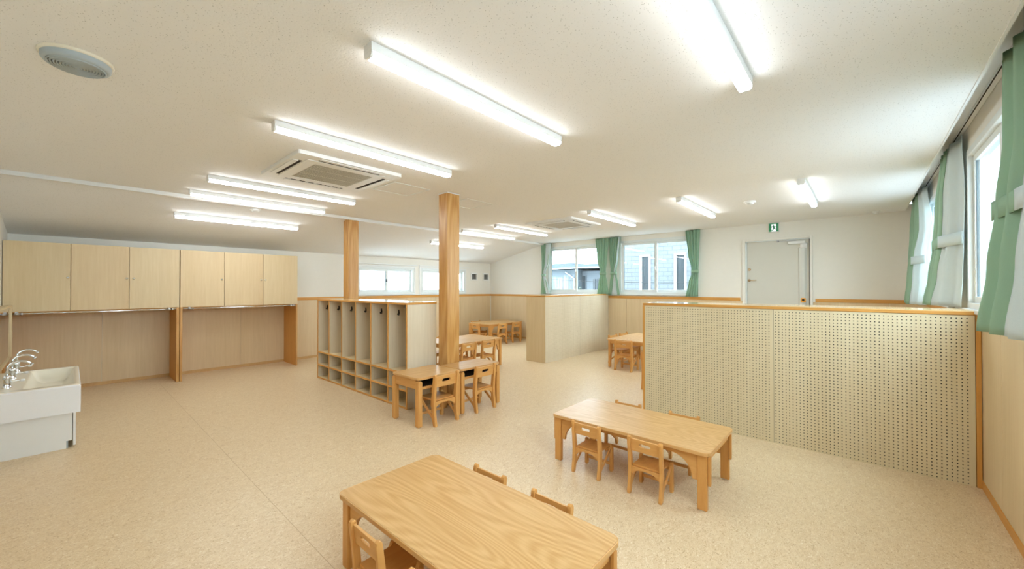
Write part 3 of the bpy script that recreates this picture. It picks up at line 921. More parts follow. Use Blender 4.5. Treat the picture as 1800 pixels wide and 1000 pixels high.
# ------------------------------------------------------------------ wash basin
SX0, SX1, SY0, SY1, SZ0, SZ1 = -6.83, -5.492, -0.555, 0.078, 0.337, 0.592
sk = thing('wash_basin', ((SX0 + SX1) / 2, SY0, 0), 0, 'white trough wash basin with three chrome taps at the left edge', 'sink')
ox, oy = sk.location.x, sk.location.y
x0, x1, y0, y1 = SX0 - ox, SX1 - ox, SY0 - oy, SY1 - oy
bx0, bx1, by0, by1 = -6.77 - ox, -5.60 - ox, -0.28 - oy, 0.045 - oy
bn = MB()
outer = rrect(x1 - x0, y1 - y0, 0.012, 6, (x0 + x1) / 2, (y0 + y1) / 2)
inner = rrect(bx1 - bx0, by1 - by0, 0.05, 6, (bx0 + bx1) / 2, (by0 + by1) / 2)
n = len(outer)
lv1 = rrect(bx1 - bx0 - 0.01, by1 - by0 - 0.03, 0.05, 6, (bx0 + bx1) / 2, (by0 + by1) / 2)
lv2 = rrect(bx1 - bx0 - 0.04, by1 - by0 - 0.09, 0.05, 6, (bx0 + bx1) / 2, (by0 + by1) / 2)
lv3 = rrect(bx1 - bx0 - 0.12, by1 - by0 - 0.18, 0.04, 6, (bx0 + bx1) / 2, (by0 + by1) / 2)
outer_top = rrect(x1 - x0 - 0.016, y1 - y0 - 0.016, 0.010, 6, (x0 + x1) / 2, (y0 + y1) / 2)
loops = [(outer, SZ0), (outer, SZ1 - 0.010), (outer_top, SZ1), (inner, SZ1), (lv1, SZ1 - 0.012), (lv2, SZ1 - 0.10), (lv3, SZ1 - 0.135)]
vs = [(p, q, z) for lp, z in loops for p, q in lp]
fs, mi = [], []
for li in range(len(loops) - 1):
    for i in range(n):
        j = (i + 1) % n
        fs.append((li*n + i, li*n + j, (li+1)*n + j, (li+1)*n + i))
bn.add(vs, fs[:2*n], 0, False); bn_v = len(bn.v)
for f_ in fs[2*n:]:
    bn.f.append(list(f_)); bn.mi.append(1); bn.sm.append(True)
bn.f.append(list(range(n))[::-1]); bn.mi.append(0); bn.sm.append(False)
bn.f.append(list(range((len(loops)-1)*n, len(loops)*n))); bn.mi.append(1); bn.sm.append(False)
bo = bn.build('basin', [M['white_gloss'], M['cream_and_bounce']], sk)  # cream on rim and bowl paints warm reflections onto a white basin
# body under the basin, with the toe notch at the front
MB().prism([(-0.55 - oy, 0.0), (-0.012 - oy, 0.0), (-0.012 - oy, 0.07), (0.024 - oy, 0.07), (0.024 - oy, SZ0 - 0.001), (-0.55 - oy, SZ0 - 0.001)], 'X', SX0 + 0.05 - ox, -5.552 - ox).build('cabinet_body', M['white'], sk)
MB().box(SX0 + 0.06 - ox, -5.558 - ox, 0.030 - oy, 0.048 - oy, 0.018, SZ0 - 0.002).build('front_panel', M['white'], sk, 0.002)
MB().box(SX0 + 0.06 - ox, -5.56 - ox, -0.0115 - oy, 0.0 - oy, 0.0, 0.066).build('toe_kick', M['grey'], sk)
MB().cyl((-6.2 - ox, -0.12 - oy, SZ1 - 0.1345), (-6.2 - ox, -0.12 - oy, SZ1 - 0.131), 0.025, n=16).build('drain', M['chrome'], sk)
for i, fx in enumerate((-5.79, -6.29, -6.79)):
    f_ = MB().lathe([(0.030, 0.0), (0.028, 0.012), (0.024, 0.02), (0.022, 0.075), (0.026, 0.08), (0.026, 0.105), (0.014, 0.115), (0.0, 0.118)], 18).build('faucet', M['chrome'], sk, loc=(fx - ox, -0.37 - oy, SZ1 - 0.001))
    pth = [(0, 0, 0.1), (0, 0, 0.165)]
    for q in range(1, 13):
        t_ = PI * q / 12 * 0.83
        pth.append((0, 0.075 - 0.075 * math.cos(t_), 0.165 + 0.07 * math.sin(t_)))
    MB().tube(pth, 0.0095, 10).build('spout', M['chrome'], f_)
    MB().cyl(pth[-1], tuple(Vector(pth[-1]) + (Vector(pth[-1]) - Vector(pth[-2])).normalized() * 0.012), 0.013, n=12).build('spout_tip', M['chrome'], f_)
    MB().cyl((0, 0.0, 0.055), (0, 0.075, 0.058), 0.006, 0.006, n=8).build('handle_arm', M['chrome'], f_)
    MB().lathe([(0.0, -0.012), (0.012, -0.010), (0.016, 0.0), (0.012, 0.010), (0.0, 0.012)], 14).build('handle_knob', M['white'], f_, loc=(0, 0.09, 0.058))

mr = thing('wall_mirror', (-6.80, YN, 0.60), 0, 'timber framed mirror on the wall above the wash basin', 'mirror')
mh = 0.675
x0, x1 = -1.325, 1.325
MB().ring([(x0, 0), (x1, 0), (x1, mh), (x0, mh)], [(x0 + 0.03, 0.02), (x1 - 0.03, 0.02), (x1 - 0.03, mh - 0.02), (x0 + 0.03, mh - 0.02)], 'Y', 0.009, 0.088).build('mirror_frame', M['birch'], mr, 0.002)
Box('mirror_glass', M['mirror'], (x0 + 0.031, x1 - 0.031, 0.06, 0.074, 0.021, mh - 0.021), mr)

# ================================================================== CURTAINS
def smooth_interp(rows, z):
    rows = sorted(rows, key=lambda r: r[0])
    if z <= rows[0][0]: return rows[0][1]
    for (za, a), (zb, b) in zip(rows, rows[1:]):
        if za <= z <= zb:
            t = (z - za) / (zb - za); t = t * t * (3 - 2 * t)
            return [tuple(p + (q - p) * t for p, q in zip(u, v)) for u, v in zip(a, b)]
    return rows[-1][1]

def sheet(name, rows, mat, parent, org, pleats, amp, nu=48, nz=28, thick=0.004, phase=0.0, flip=1):
    """cloth hung from the first to the last row height; every row is a plan polyline, pleated sideways"""
    z0 = min(r[0] for r in rows); z1 = max(r[0] for r in rows)
    vs, fs = [], []
    for j in range(nz + 1):
        z = z0 + (z1 - z0) * j / nz
        pl = smooth_interp(rows, z)
        seg = [math.hypot(pl[i+1][0] - pl[i][0], pl[i+1][1] - pl[i][1]) for i in range(len(pl) - 1)]
        tot = sum(seg) or 1e-6
        for i in range(nu + 1):
            s = i / nu
            d = s * tot; q = 0
            while q < len(seg) - 1 and d > seg[q]: d -= seg[q]; q += 1
            t = d / (seg[q] or 1e-6)
            x = pl[q][0] + (pl[q+1][0] - pl[q][0]) * t; y = pl[q][1] + (pl[q+1][1] - pl[q][1]) * t
            dx, dy = (pl[q+1][0] - pl[q][0]) / (seg[q] or 1e-6), (pl[q+1][1] - pl[q][1]) / (seg[q] or 1e-6)
            a_ = amp(z) if callable(amp) else amp
            wv = math.sin(2 * PI * pleats * s + phase) + 0.35 * math.sin(2 * PI * pleats * 1.7 * s + 1.3 + phase + z)
            x += -dy * a_ * wv * flip; y += dx * a_ * wv * flip
            vs.append((x - org[0], y - org[1], z - org[2]))
    for j in range(nz):
        for i in range(nu):
            a = j * (nu + 1) + i
            fs.append((a, a + 1, a + nu + 2, a + nu + 1))
    mb = MB().add(vs, fs, 0, True)
    o = mb.build(name, mat, parent)
    sd = o.modifiers.new('thick', 'SOLIDIFY'); sd.thickness = thick; sd.offset = 0
    return o

def end_curtain(label, top, mid, waist, bot, zb, lining, zt=2.712, zw=1.84):
    """curtain on the end wall: x spans at top, middle, waist and bottom; lining gives the white edge as (side, widths)"""
    t = thing('curtain', ((top[0] + top[1]) / 2, YE - 0.10, zb), 0, label, 'curtain', 'green curtains')
    org = t.location
    y = YE - 0.105
    rows = []
    for z, (a, b), dy in ((zt, top, 0), (2.2, mid, -0.01), (zw + 0.04, waist, -0.02), (zw - 0.04, waist, -0.02), (1.6, ((waist[0] + bot[0]) / 2, (waist[1] + bot[1]) / 2), -0.02), (zb, bot, -0.01)):
        rows.append((z, [(a, y + dy), (b, y + dy)]))
    sheet('fabric', rows, M['green'], t, org, 4.5, lambda z: 0.012 + 0.012 * abs(z - zw), 56, 30)
    if lining:
        lr = []
        for (z, pl), (f0, f1) in zip(rows, lining):
            a, b = pl[0][0], pl[1][0]
            lr.append((z, [(a + (b - a) * f0, y - 0.04), (a + (b - a) * f1, y - 0.025)]))
        tag(sheet('lining', lr, M['lining'], t, org, 1.5, 0.008, 20, 30, phase=0.6), 'white lining turned outwards')
    # tieback band round the waist
    a, b = waist
    loop = [((a + b) / 2 + (b - a + 0.02) / 2 * math.cos(q * PI / 12), y - 0.02 + 0.055 * math.sin(q * PI / 12)) for q in range(24)]
    bd = MB()
    vs = [(p - org[0], q - org[1], zz - org[2]) for zz in (zw - 0.035, zw + 0.03) for p, q in loop]
    bd.add(vs, [(i, (i + 1) % 24, 24 + (i + 1) % 24, 24 + i) for i in range(24)], 0, True)
    bo_ = bd.build('tieback', M['green'], t)
    sd = bo_.modifiers.new('thick', 'SOLIDIFY'); sd.thickness = 0.005
    return t
end_curtain('narrow green curtain at the far left of the end wall windows', (-6.695, -6.35), (-6.665, -6.40), (-6.66, -6.54), (-6.705, -6.375), 1.315,
            [(0.55, 1.02), (0.5, 1.02), (0.55, 1.1), (0.55, 1.1), (0.5, 1.05), (0.62, 1.02)])
end_curtain('green curtain between the end wall windows, left one of the pair', (-4.985, -4.62), (-4.93, -4.665), (-4.85, -4.695), (-4.94, -4.615), 1.325, None)
end_curtain('green curtain between the end wall windows, right one with white lining showing', (-4.60, -4.31), (-4.59, -4.37), (-4.56, -4.41), (-4.61, -4.33), 1.31,
            [(0.86, 1.0), (0.88, 1.02), (0.6, 0.86), (0.6, 0.86), (0.45, 0.85), (0.30, 0.85)])
end_curtain('green curtain on the end wall just left of the door', (-2.815, -2.525), (-2.76, -2.545), (-2.69, -2.555), (-2.81, -2.565), 1.305, None)

def right_curtain(label, green_rows, white_rows, band_mat_split, zw, pl_g, pl_w, amp=0.014):
    ys = [p[1] for r in green_rows for p in r[1]]
    t = thing('curtain', (0.56, sum(ys) / len(ys), min(r[0] for r in green_rows)), 0, label, 'curtain', 'green curtains')
    org = t.location
    sheet('fabric', green_rows, M['green'], t, org, pl_g, amp, 60, 32)
    tag(sheet('lining', white_rows, M['lining'], t, org, pl_w, amp * 0.8, 50, 32, phase=0.8), 'white lining turned towards the room')
    back = [(z, [(x + 0.03, y) for x, y in pl]) for z, pl in green_rows]
    sheet('lining', back, M['lining'], t, org, pl_g, amp * 0.7, 40, 24)
    for nm, rws, mt in (('tieback', green_rows, M['green']), ('tieback', white_rows, M['lining'])):
        pl = smooth_interp(rws, zw)
        seg = [(a[0] - 0.022, a[1] - 0.022) for a in pl]
        r2 = [(zw - 0.055, seg), (zw + 0.05, seg)]
        sheet(nm, r2, mt, t, org, 0.5, 0.004, 16, 2)
    return t

def resample(rows, idx):
    return [(z, [pl[i] for i in idx]) for z, pl in rows]
C2 = [(2.78, [(0.626, 5.90), (0.595, 5.40), (0.650, 5.00)]), (2.30, [(0.584, 5.90), (0.564, 5.40), (0.662, 5.00)]), (1.90, [(0.561, 5.90), (0.554, 5.40), (0.653, 5.00)]),
      (1.60, [(0.528, 5.90), (0.520, 5.40), (0.645, 5.00)]), (1.33, [(0.491, 5.90), (0.477, 5.40), (0.633, 5.00)])]
C1 = [(2.78, [(0.581, 8.30), (0.575, 7.60), (0.611, 7.20)]), (2.30, [(0.548, 8.30), (0.575, 7.60), (0.65, 7.20)]), (1.90, [(0.540, 8.30), (0.522, 7.60), (0.621, 7.20)]),
      (1.60, [(0.520, 8.30), (0.504, 7.60), (0.609, 7.20)]), (1.27, [(0.495, 8.30), (0.475, 7.60), (0.592, 7.20)])]
C3 = [(2.78, [(0.607, 3.50), (0.615, 3.10), (0.630, 2.40)]), (2.30, [(0.602, 3.50), (0.612, 3.10), (0.640, 2.40)]), (1.95, [(0.576, 3.50), (0.585, 3.10), (0.620, 2.40)]),
      (1.60, [(0.538, 3.50), (0.558, 3.10), (0.610, 2.40)]), (1.255, [(0.497, 3.50), (0.522, 3.10), (0.600, 2.40)])]
right_curtain('middle curtain on the right wall, mostly white lining with a green edge', resample(C2, (0, 1)), resample(C2, (1, 2)), None, 1.92, 3.5, 1.6, 0.018)
right_curtain('farthest curtain on the right wall, in the corner by the end wall', resample(C1, (0, 1)), resample(C1, (1, 2)), None, 1.86, 4.5, 2.2, 0.018)
right_curtain('nearest large green curtain at the right edge of the photo', resample(C3, (0, 1)), resample(C3, (1, 2)), None, 1.93, 2.4, 3.2, 0.020)
t = thing('curtain_track', (0.655, 4.2, 2.848), 0, 'white curtain track in the ceiling pocket along the right wall', 'curtain rail')
Box('track', M['white'], (-0.018, 0.018, -4.4, 4.4, -0.012, 0.012), t, 0.002)
MB().box(-0.0185, -0.012, -4.4, 4.4, -0.016, -0.0125).build('groove', M['dark'], t)

# ================================================================== TABLES
def table(w, d, h, loc, label, group, rz=0.0, slim=1.0):
    """long side along local x; fold-out style timber legs with arched brackets"""
    t = thing('low_table', loc, rz, label, 'table', group)
    th = 0.024
    MB().prism(rrect(w - 0.012, d - 0.012, 0.04, 6), 'Z', h - 0.002, h).build('table_surface', M['top_x'], t)
    e = MB().ring(rrect(w, d, 0.045, 6), rrect(w - 0.012, d - 0.012, 0.04, 6), 'Z', h - th, h)
    tag(e.build('rounded_edge', M['topedge'], t, 0.006, seg=3), 'lighter rounded timber edge')
    MB().prism(rrect(w - 0.0121, d - 0.0121, 0.04, 6), 'Z', h - th, h - 0.0025).build('top_core', M['beech_y'], t)
    lw, lt = 0.062, 0.036
    ix, iy = w / 2 - 0.022, d / 2 - 0.022
    for sx in (-1, 1):
        for sy in (-1, 1):
            x1 = sx * ix; y1 = sy * iy
            lg = MB().box(x1 - sx * lw, x1, y1 - sy * lt, y1, 0.006, h - th - 0.001).build('leg', M['beech'], t, 0.006)
            Box('foot_pad', M['cream_and_bounce'], (x1 - sx * (lw - 0.012), x1 - sx * 0.012, y1 - sy * (lt - 0.006), y1 - sy * 0.006, 0.0, 0.006), lg)
            # spare leg extension clamped to the end face
            z0, z1 = h * 0.42, h - th - 0.012
            pr = [(-0.016, z0 + 0.012), (-0.010, z0 + 0.003), (0, z0), (0.010, z0 + 0.003), (0.016, z0 + 0.012), (0.016, z1), (-0.016, z1)]
            yc = y1 - sy * (lt / 2 + 0.014)
            ex = MB().prism([(yc + a, b) for a, b in pr], 'X', min(x1, x1 + sx * 0.018), max(x1, x1 + sx * 0.018))
            ex.build('leg_extension', M['beech'], t, 0.003)
            # arched bracket under the long apron
            rr = min(0.19, h * 0.45); bw = 0.034
            xa = x1 - sx * lw; zt = h - th - 0.001
            pts = [(xa, zt - rr), (xa, zt), (xa - sx * rr, zt), (xa - sx * rr, zt - bw)]
            for q in range(1, 9):
                a_ = PI / 2 * q / 9
                cxq, czq = xa - sx * rr, zt - rr
                ra, rb = rr - bw, rr - bw
                pts.append((cxq + sx * ra * math.sin(a_), czq + rb * math.cos(a_)))
            pts.append((xa - sx * bw, zt - rr))
            MB().prism(pts, 'Y', y1 - sy * lt, y1 - sy * (lt - 0.024)).build('bracket', M['beech_y'], t, 0.002)
    az0, az1 = h - th - 0.055, h - th - 0.001
    for sy in (-1, 1):
        MB().box(-ix + 0.2, ix - 0.2, sy * (iy - 0.055), sy * (iy - 0.038), az0 + 0.01, az1).build('apron', M['beech_y'], t)
    for sx in (-1, 1):
        MB().box(sx * (ix - 0.006), sx * (ix - 0.028), -iy + lt + 0.001, iy - lt - 0.001, az0, az1).build('end_apron', M['beech_y'], t)
    return t
G_S, G_T = 'small low tables', 'taller tables at the back'
table(1.325, 0.66, 0.40, (-1.455, 1.290, 0), 'low timber table nearest the camera at the bottom of the photo', G_S)
table(1.275, 0.66, 0.40, (-1.392, 3.128, 0), 'low timber table in front of the perforated partition', G_S)
table(1.32, 0.87, 0.532, (-5.605, 4.90, 0), 'timber table just behind the front post', G_T, PI / 2)
table(1.32, 0.87, 0.532, (-7.675, 7.95, 0), 'timber table farthest away in the far corner', G_T, PI / 2)
table(1.34, 0.87, 0.532, (-3.165, 7.40, 0), 'timber table between the low partition and the perforated partition', G_T, PI / 2)

def desk(loc, w, d, h, label):
    """school desk facing +x with an open tray under the top; w along y"""
    t = thing('school_desk', loc, 0, label, 'desk', 'two school desks side by side')
    MB().prism(rrect(d - 0.012, w - 0.012, 0.034, 6), 'Z', h - 0.002, h).build('desk_surface', M['top_y'], t)
    MB().ring(rrect(d, w, 0.04, 6), rrect(d - 0.012, w - 0.012, 0.034, 6), 'Z', h - 0.024, h).build('rounded_edge', M['topedge'], t, 0.006, seg=3)
    MB().prism(rrect(d - 0.0121, w - 0.0121, 0.034, 6), 'Z', h - 0.024, h - 0.0025).build('top_core', M['beech_y'], t)
    hx, hy = d / 2 - 0.004, w / 2 - 0.006
    for sx in (-1, 1):
        for sy in (-1, 1):
            # rounded shoulder legs
            pr = [(-0.026, 0.008), (0.026, 0.008), (0.026, h - 0.06)] + [(0.026 * math.cos(q * PI / 8), h - 0.06 + 0.026 * math.sin(q * PI / 8)) for q in range(1, 8)] + [(-0.026, h - 0.06)]
            yc = sy * (hy - 0.027)
            xo = sx * hx
            lg = MB().prism([(yc + a_, b_) for a_, b_ in pr], 'X', min(xo, xo - sx * 0.06), max(xo, xo - sx * 0.06)).build('leg', M['beech'], t, 0.004)
            MB().box(xo - sx * 0.052, xo - sx * 0.008, yc - 0.02, yc + 0.02, 0.0, 0.008).build('foot_pad', M['topedge'], lg)
    for sy in (-1, 1):
        MB().box(-hx + 0.061, hx - 0.061, sy * (hy - 0.008), sy * (hy - 0.026), h - 0.125, h - 0.025).build('side_apron', M['beech_y'], t)
    MB().box(-hx + 0.02, -hx + 0.038, -hy + 0.055, hy - 0.055, h - 0.125, h - 0.025).build('back_apron', M['beech'], t)
    MB().box(-hx + 0.039, hx - 0.02, -hy + 0.0565, hy - 0.0565, h - 0.118, h - 0.106).build('tray', M['dark'], t)
    MB().box(hx - 0.019, hx - 0.005, -hy + 0.055, hy - 0.055, h - 0.128, h - 0.100).build('tray_edge', M['beech'], t, 0.002)
    return t
desk((-3.785, 2.765, 0), 0.60, 0.52, 0.53, 'school desk at the end of the lockers, the nearer one of the pair')
desk((-3.736, 3.410, 0), 0.67, 0.40, 0.53, 'school desk beside the front post, the farther one of the pair')

# ================================================================== CHAIRS
def chair_parts(t, s):
    tx = 0.024 * s
    hw = 0.127 * s
    def Z(pts): return [(a * s, b * s) for a, b in pts]
    back = Z([(-0.128, 0.006), (-0.094, 0.006), (-0.076, 0.10), (-0.070, 0.19), (-0.080, 0.28), (-0.096, 0.40), (-0.100, 0.412), (-0.108, 0.419), (-0.117, 0.419), (-0.125, 0.412), (-0.128, 0.398), (-0.116, 0.29), (-0.108, 0.20), (-0.112, 0.11)])
    front = Z([(0.082, 0.006), (0.116, 0.006), (0.114, 0.205), (0.110, 0.216), (0.099, 0.222), (0.088, 0.216), (0.084, 0.205)])
    brace = Z([(-0.098, 0.045), (-0.084, 0.075), (0.083, 0.205), (0.083, 0.176), (-0.070, 0.060), (-0.088, 0.030)])
    for sx in (-1, 1):
        xo = sx * hw; xi = xo - sx * tx
        lo, hi = min(xo, xi), max(xo, xi)
        b_ = MB().prism(back, 'X', lo, hi).build('back_leg', M['beech'], t, 0.004 * s)
        f_ = MB().prism(front, 'X', lo, hi).build('front_leg', M['beech'], t, 0.004 * s)
        for q, (p0, p1) in ((b_, (-0.124, -0.098)), (f_, (0.086, 0.112))):
            MB().box(lo + 0.003, hi - 0.003, p0 * s, p1 * s, 0.0, 0.006 * s).build('foot_pad', M['topedge'], q)
        m0 = xi + sx * tx * 0.25; m1 = xi + sx * tx * 0.75
        MB().prism([brace[0], brace[1], brace[2], brace[3], brace[4], brace[5]], 'X', min(m0, m1), max(m0, m1)).build('brace', M['beech'], t, 0.002 * s)
    wi = hw - tx
    # seat board with softened corners
    sp = rrect(2 * wi - 0.002, 0.200 * s, 0.014 * s, 4, 0, 0.012 * s)
    MB().prism(sp, 'Z', 0.196 * s, 0.210 * s).build('seat', M['beech_seat'], t, 0.004 * s)
    # arched rail under the back of the seat
    n = 10
    ar = [(-wi, 0.195 * s), (-wi, 0.140 * s)]
    for q in range(n + 1):
        a_ = PI * (1 - q / n)
        ar.append((wi * 0.90 * math.cos(a_), (0.140 + 0.038 * math.sin(a_)) * s))
    ar += [(wi, 0.140 * s), (wi, 0.195 * s)]
    MB().prism(ar, 'Y', -0.095 * s, -0.080 * s).build('seat_rail', M['beech_y'], t)
    MB().box(-wi, wi, 0.086 * s, 0.100 * s, 0.165 * s, 0.195 * s).build('front_rail', M['beech_y'], t)
    MB().box(-wi, wi, 0.092 * s, 0.106 * s, 0.050 * s, 0.072 * s).build('stretcher', M['beech_y'], t, 0.002 * s)
    # backrest board with the hand slot, leaning with the posts
    zc = 0.357 * s; hb = 0.092 * s
    outer = rrect(2 * wi + 0.002, hb, 0.004 * s, 6)
    inner = rrect(wi * 0.80, 0.026 * s, 0.0129 * s, 6, 0, 0.006 * s)
    bk = MB().ring(outer, inner, 'Y', -0.007 * s, 0.007 * s).build('backrest', M['beech_y'], t, 0.003 * s)
    bk.location = (0, -0.1035 * s, zc)
    bk.rotation_euler = (math.radians(8), 0, 0)

PROTO = {}
def chair(x, y, rz, label, size='small'):
    group = 'small timber chairs at the low tables' if size == 'small' else 'larger timber chairs at the back'
    t = thing('child_chair', (x, y, 0), rz, label, 'chair', group)
    if size not in PROTO:
        chair_parts(t, 1.0 if size == 'small' else 1.335)
        PROTO[size] = t
    else:
        for ch in PROTO[size].children: copy_tree(ch, t)
    return t
# table nearest the camera
chair(-1.665, 0.995, 0, 'small chair at the near left side of the nearest table')
chair(-1.185, 0.995, 0, 'small chair at the near side of the nearest table, cut off by the photo bottom')
chair(-1.660, 1.555, PI, 'small chair behind the nearest table, left one, only its back top showing')
chair(-1.208, 1.555, PI, 'small chair behind the nearest table, right one, only its back top showing')
# table in front of the partition
chair(-1.650, 2.850, 0, 'small chair at the front of the partition table, left one')
chair(-1.163, 2.838, 0, 'small chair at the front of the partition table, right one')
chair(-1.654, 3.395, PI, 'small chair behind the partition table, left one')
chair(-1.145, 3.395, PI, 'small chair behind the partition table, right one')
# desks
chair(-3.585, 2.775, PI / 2, 'chair at the nearer school desk by the lockers', 'large')
chair(-3.590, 3.385, PI / 2, 'chair at the farther school desk by the front post', 'large')
# table behind the post
chair(-5.185, 4.56, PI / 2, 'chair on the right side of the table behind the post, nearer one', 'large')
chair(-5.185, 5.04, PI / 2, 'chair on the right side of the table behind the post, farther one', 'large')
chair(-6.03, 4.66, -PI / 2, 'chair on the far side of the table behind the post, nearer one', 'large')
chair(-6.03, 5.12, -PI / 2, 'chair on the far side of the table behind the post, farther one', 'large')
# farthest table
chair(-7.60, 7.22, 0, 'chair at the near end of the farthest table', 'large')
chair(-7.23, 7.60, PI / 2, 'chair on the right side of the farthest table, nearer one', 'large')
chair(-7.23, 8.16, PI / 2, 'chair on the right side of the farthest table, farther one', 'large')
chair(-8.08, 7.70, -PI / 2, 'chair on the wall side of the farthest table', 'large')
# table between the partitions
chair(-3.20, 6.735, 0, 'chair at the near end of the table between the two partitions', 'large')
chair(-3.60, 7.27, -PI / 2, 'chair on the left side of the table between the partitions, nearer one', 'large')
chair(-3.60, 7.74, -PI / 2, 'chair on the left side of the table between the partitions, farther one', 'large')
chair(-2.265, 5.755, 0, 'chair mostly hidden behind the left end of the perforated partition', 'large')

# ================================================================== OUTSIDE
gr = struct(Box('ground', M['ground'], (-60, 40, -40, 60, -3.4, -3.2)), 'pale concrete yard one storey below')
# pale tiled building seen through the right end wall window
tb = thing('tiled_building', (-4.2, 16.5, -3.2), 0, 'pale tiled building with narrow lattice windows outside', 'building')
BX0, BX1, BY = -7.45 + 4.2, 4.5, 14.0 - 16.5
wins = [(-6.045 + 4.2, -5.775 + 4.2), (-4.80 + 4.2, -4.52 + 4.2)]
mb = MB()
xs = [BX0] + [q for p in wins for q in p] + [BX1]
zb0, zb1 = 1.0 + 3.2, 2.62 + 3.2
for i in range(0, len(xs) - 1):
    if i % 2 == 0: mb.box(xs[i], xs[i+1], BY, BY + 0.25, 0, 8.2)
    else:
        mb.box(xs[i], xs[i+1], BY, BY + 0.25, 0, zb0); mb.box(xs[i], xs[i+1], BY, BY + 0.25, zb1, 8.2)
mb.box(BX0, BX1, BY + 0.25, BY + 5, 0, 8.2)
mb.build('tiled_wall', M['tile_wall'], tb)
for p, q in wins:
    wf = MB().box(p - 0.075, p, BY - 0.04, BY + 0.1, zb0, zb1 + 0.06).box(q, q + 0.05, BY - 0.04, BY + 0.1, zb0, zb1 + 0.06).box(p, q, BY - 0.04, BY + 0.1, zb1, zb1 + 0.06).build('window_frame', M['white'], tb)
    Box('pane', M['ext_dark'], (p, q, BY + 0.06, BY + 0.08, zb0, zb1), wf)
    lt = MB()
    for z_ in range(40):
        zz = zb0 + (zb1 - zb0) * (z_ + 0.5) / 40
        lt.box(p, q, BY + 0.03, BY + 0.045, zz - 0.006, zz + 0.006)
    for x_ in range(7):
        xx = p + (q - p) * (x_ + 0.5) / 7
        lt.box(xx - 0.004, xx + 0.004, BY + 0.015, BY + 0.03, zb0, zb1)
    lt.build('lattice', M['ext_lattice'], wf)
Box('parapet', M['white'], (BX0, BX1, BY - 0.05, BY + 0.3, 8.2, 8.35), tb)

# grey house seen through the left end wall window
hs = thing('grey_house', (-13.0, 24.0, -3.2), 0, 'pale grey neighbouring house with a flat roof edge outside', 'building')
def hb(nm, mt, x0, x1, y0, y1, z0, z1): return Box(nm, mt, (x0 + 13, x1 + 13, y0 - 24, y1 - 24, z0 + 3.2, z1 + 3.2), hs)
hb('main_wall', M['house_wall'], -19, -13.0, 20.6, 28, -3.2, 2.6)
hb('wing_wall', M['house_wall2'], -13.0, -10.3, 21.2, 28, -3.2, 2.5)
hb('roof_slab', M['roof'], -19.5, -12.9, 20.0, 28.4, 2.70, 2.96)
hb('roof_slab', M['roof'], -12.9, -10.0, 20.0, 28.4, 2.63, 2.86)
hb('gutter', M['white'], -19.5, -10.0, 19.92, 20.0, 2.62, 2.68)
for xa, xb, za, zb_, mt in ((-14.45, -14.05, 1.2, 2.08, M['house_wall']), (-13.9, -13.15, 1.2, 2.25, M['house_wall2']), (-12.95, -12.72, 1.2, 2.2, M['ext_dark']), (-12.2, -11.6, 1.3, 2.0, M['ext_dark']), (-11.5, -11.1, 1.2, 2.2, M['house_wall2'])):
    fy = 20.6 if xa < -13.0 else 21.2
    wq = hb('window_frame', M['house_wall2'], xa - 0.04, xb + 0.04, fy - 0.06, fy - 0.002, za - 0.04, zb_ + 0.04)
    Box('pane', mt, (xa + 13, xb + 13, fy - 0.08 - 24, fy - 0.061 - 24, za + 3.2, zb_ + 3.2), wq)
    n_ = max(2, int((xb - xa) / 0.14))
    br_ = MB()
    for q in range(1, n_):
        xx = xa + (xb - xa) * q / n_ + 13
        br_.box(xx - 0.012, xx + 0.012, fy - 0.1 - 24, fy - 0.081 - 24, za + 3.2, zb_ + 3.2)
    br_.build('bar', M['ext_lattice'], wq)
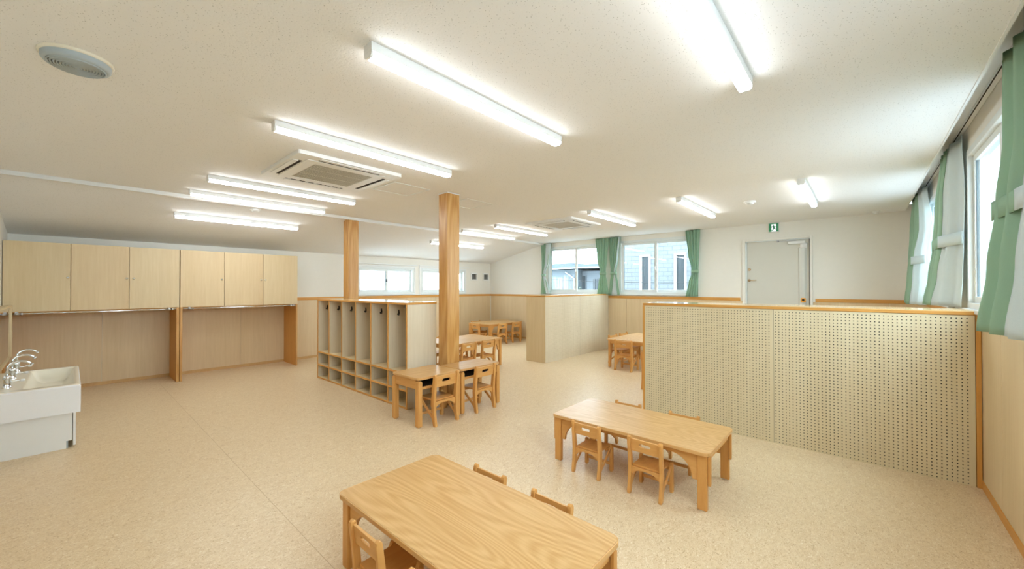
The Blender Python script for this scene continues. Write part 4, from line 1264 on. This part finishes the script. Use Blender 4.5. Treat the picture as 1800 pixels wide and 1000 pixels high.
MB().tube([(-13.8 + 13, 20.5 - 24, 2.45 + 3.2), (-13.35 + 13, 20.45 - 24, 2.2 + 3.2), (-13.1 + 13, 20.45 - 24, 2.02 + 3.2), (-13.1 + 13, 20.45 - 24, -0.5 + 3.2)], 0.03, 6).build('drain_pipe', M['white'], hs)

# higher roof further back
rh = thing('back_house', (-14.5, 33.0, -3.2), 0, 'distant house roof rising behind the grey house', 'building')
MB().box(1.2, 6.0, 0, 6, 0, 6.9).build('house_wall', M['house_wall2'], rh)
MB().prism([(0.6, 7.1), (2.2, 7.0), (6.5, 6.5), (6.5, 6.9), (2.2, 7.6)], 'Y', -0.8, 7).build('roof', M['roof'], rh)

# shrub below the house windows
sh = thing('shrub', (-12.2, 19.4, -3.2), 0, 'small pale leafy shrub in front of the grey house outside', 'shrub')
MB().tube([(0, 0, 0), (0.03, 0, 2.5), (0, 0, 4.6)], [0.05, 0.04, 0.015], 6).build('stem', M['ground'], sh)
lf = MB()
for q in range(420):
    a_ = random.uniform(0, 2 * PI); rr = 0.42 * math.sqrt(random.random()); zz = random.uniform(3.6, 4.75)
    rr *= 1.0 - 0.6 * max(0, (zz - 4.2) / 0.55)
    c = Vector((rr * math.cos(a_), rr * math.sin(a_), zz))
    d1 = Vector((random.uniform(-1, 1), random.uniform(-1, 1), random.uniform(-1, 1))).normalized() * 0.06
    d2 = d1.cross(Vector((random.uniform(-1, 1), random.uniform(-1, 1), 1))).normalized() * 0.03
    lf.add([c - d1, c + d2, c + d1, c - d2], [(0, 1, 2, 3)])
tag(lf.build('foliage', M['leaf'], sh), kind='stuff')
# overhead wires
for i, (za, zb_) in enumerate(((2.35, 1.95), (1.55, 1.85))):
    cb_ = thing('overhead_cable', (-5.5, 12.0, za), 0, ('sagging overhead cable outside, upper one', 'sagging overhead cable outside, lower one')[i], 'cable')
    pts = [(-9 + 18 * q / 16, 0, (zb_ - za) * q / 16 - 0.5 * math.sin(PI * q / 16)) for q in range(17)]
    MB().tube(pts, 0.008, 5).build('wire', M['black'], cb_)
    for e_ in (0, -1):
        MB().lathe([(0.02, -0.04), (0.03, -0.02), (0.03, 0.02), (0.02, 0.04)], 10).build('insulator', M['white'], cb_, loc=pts[e_])
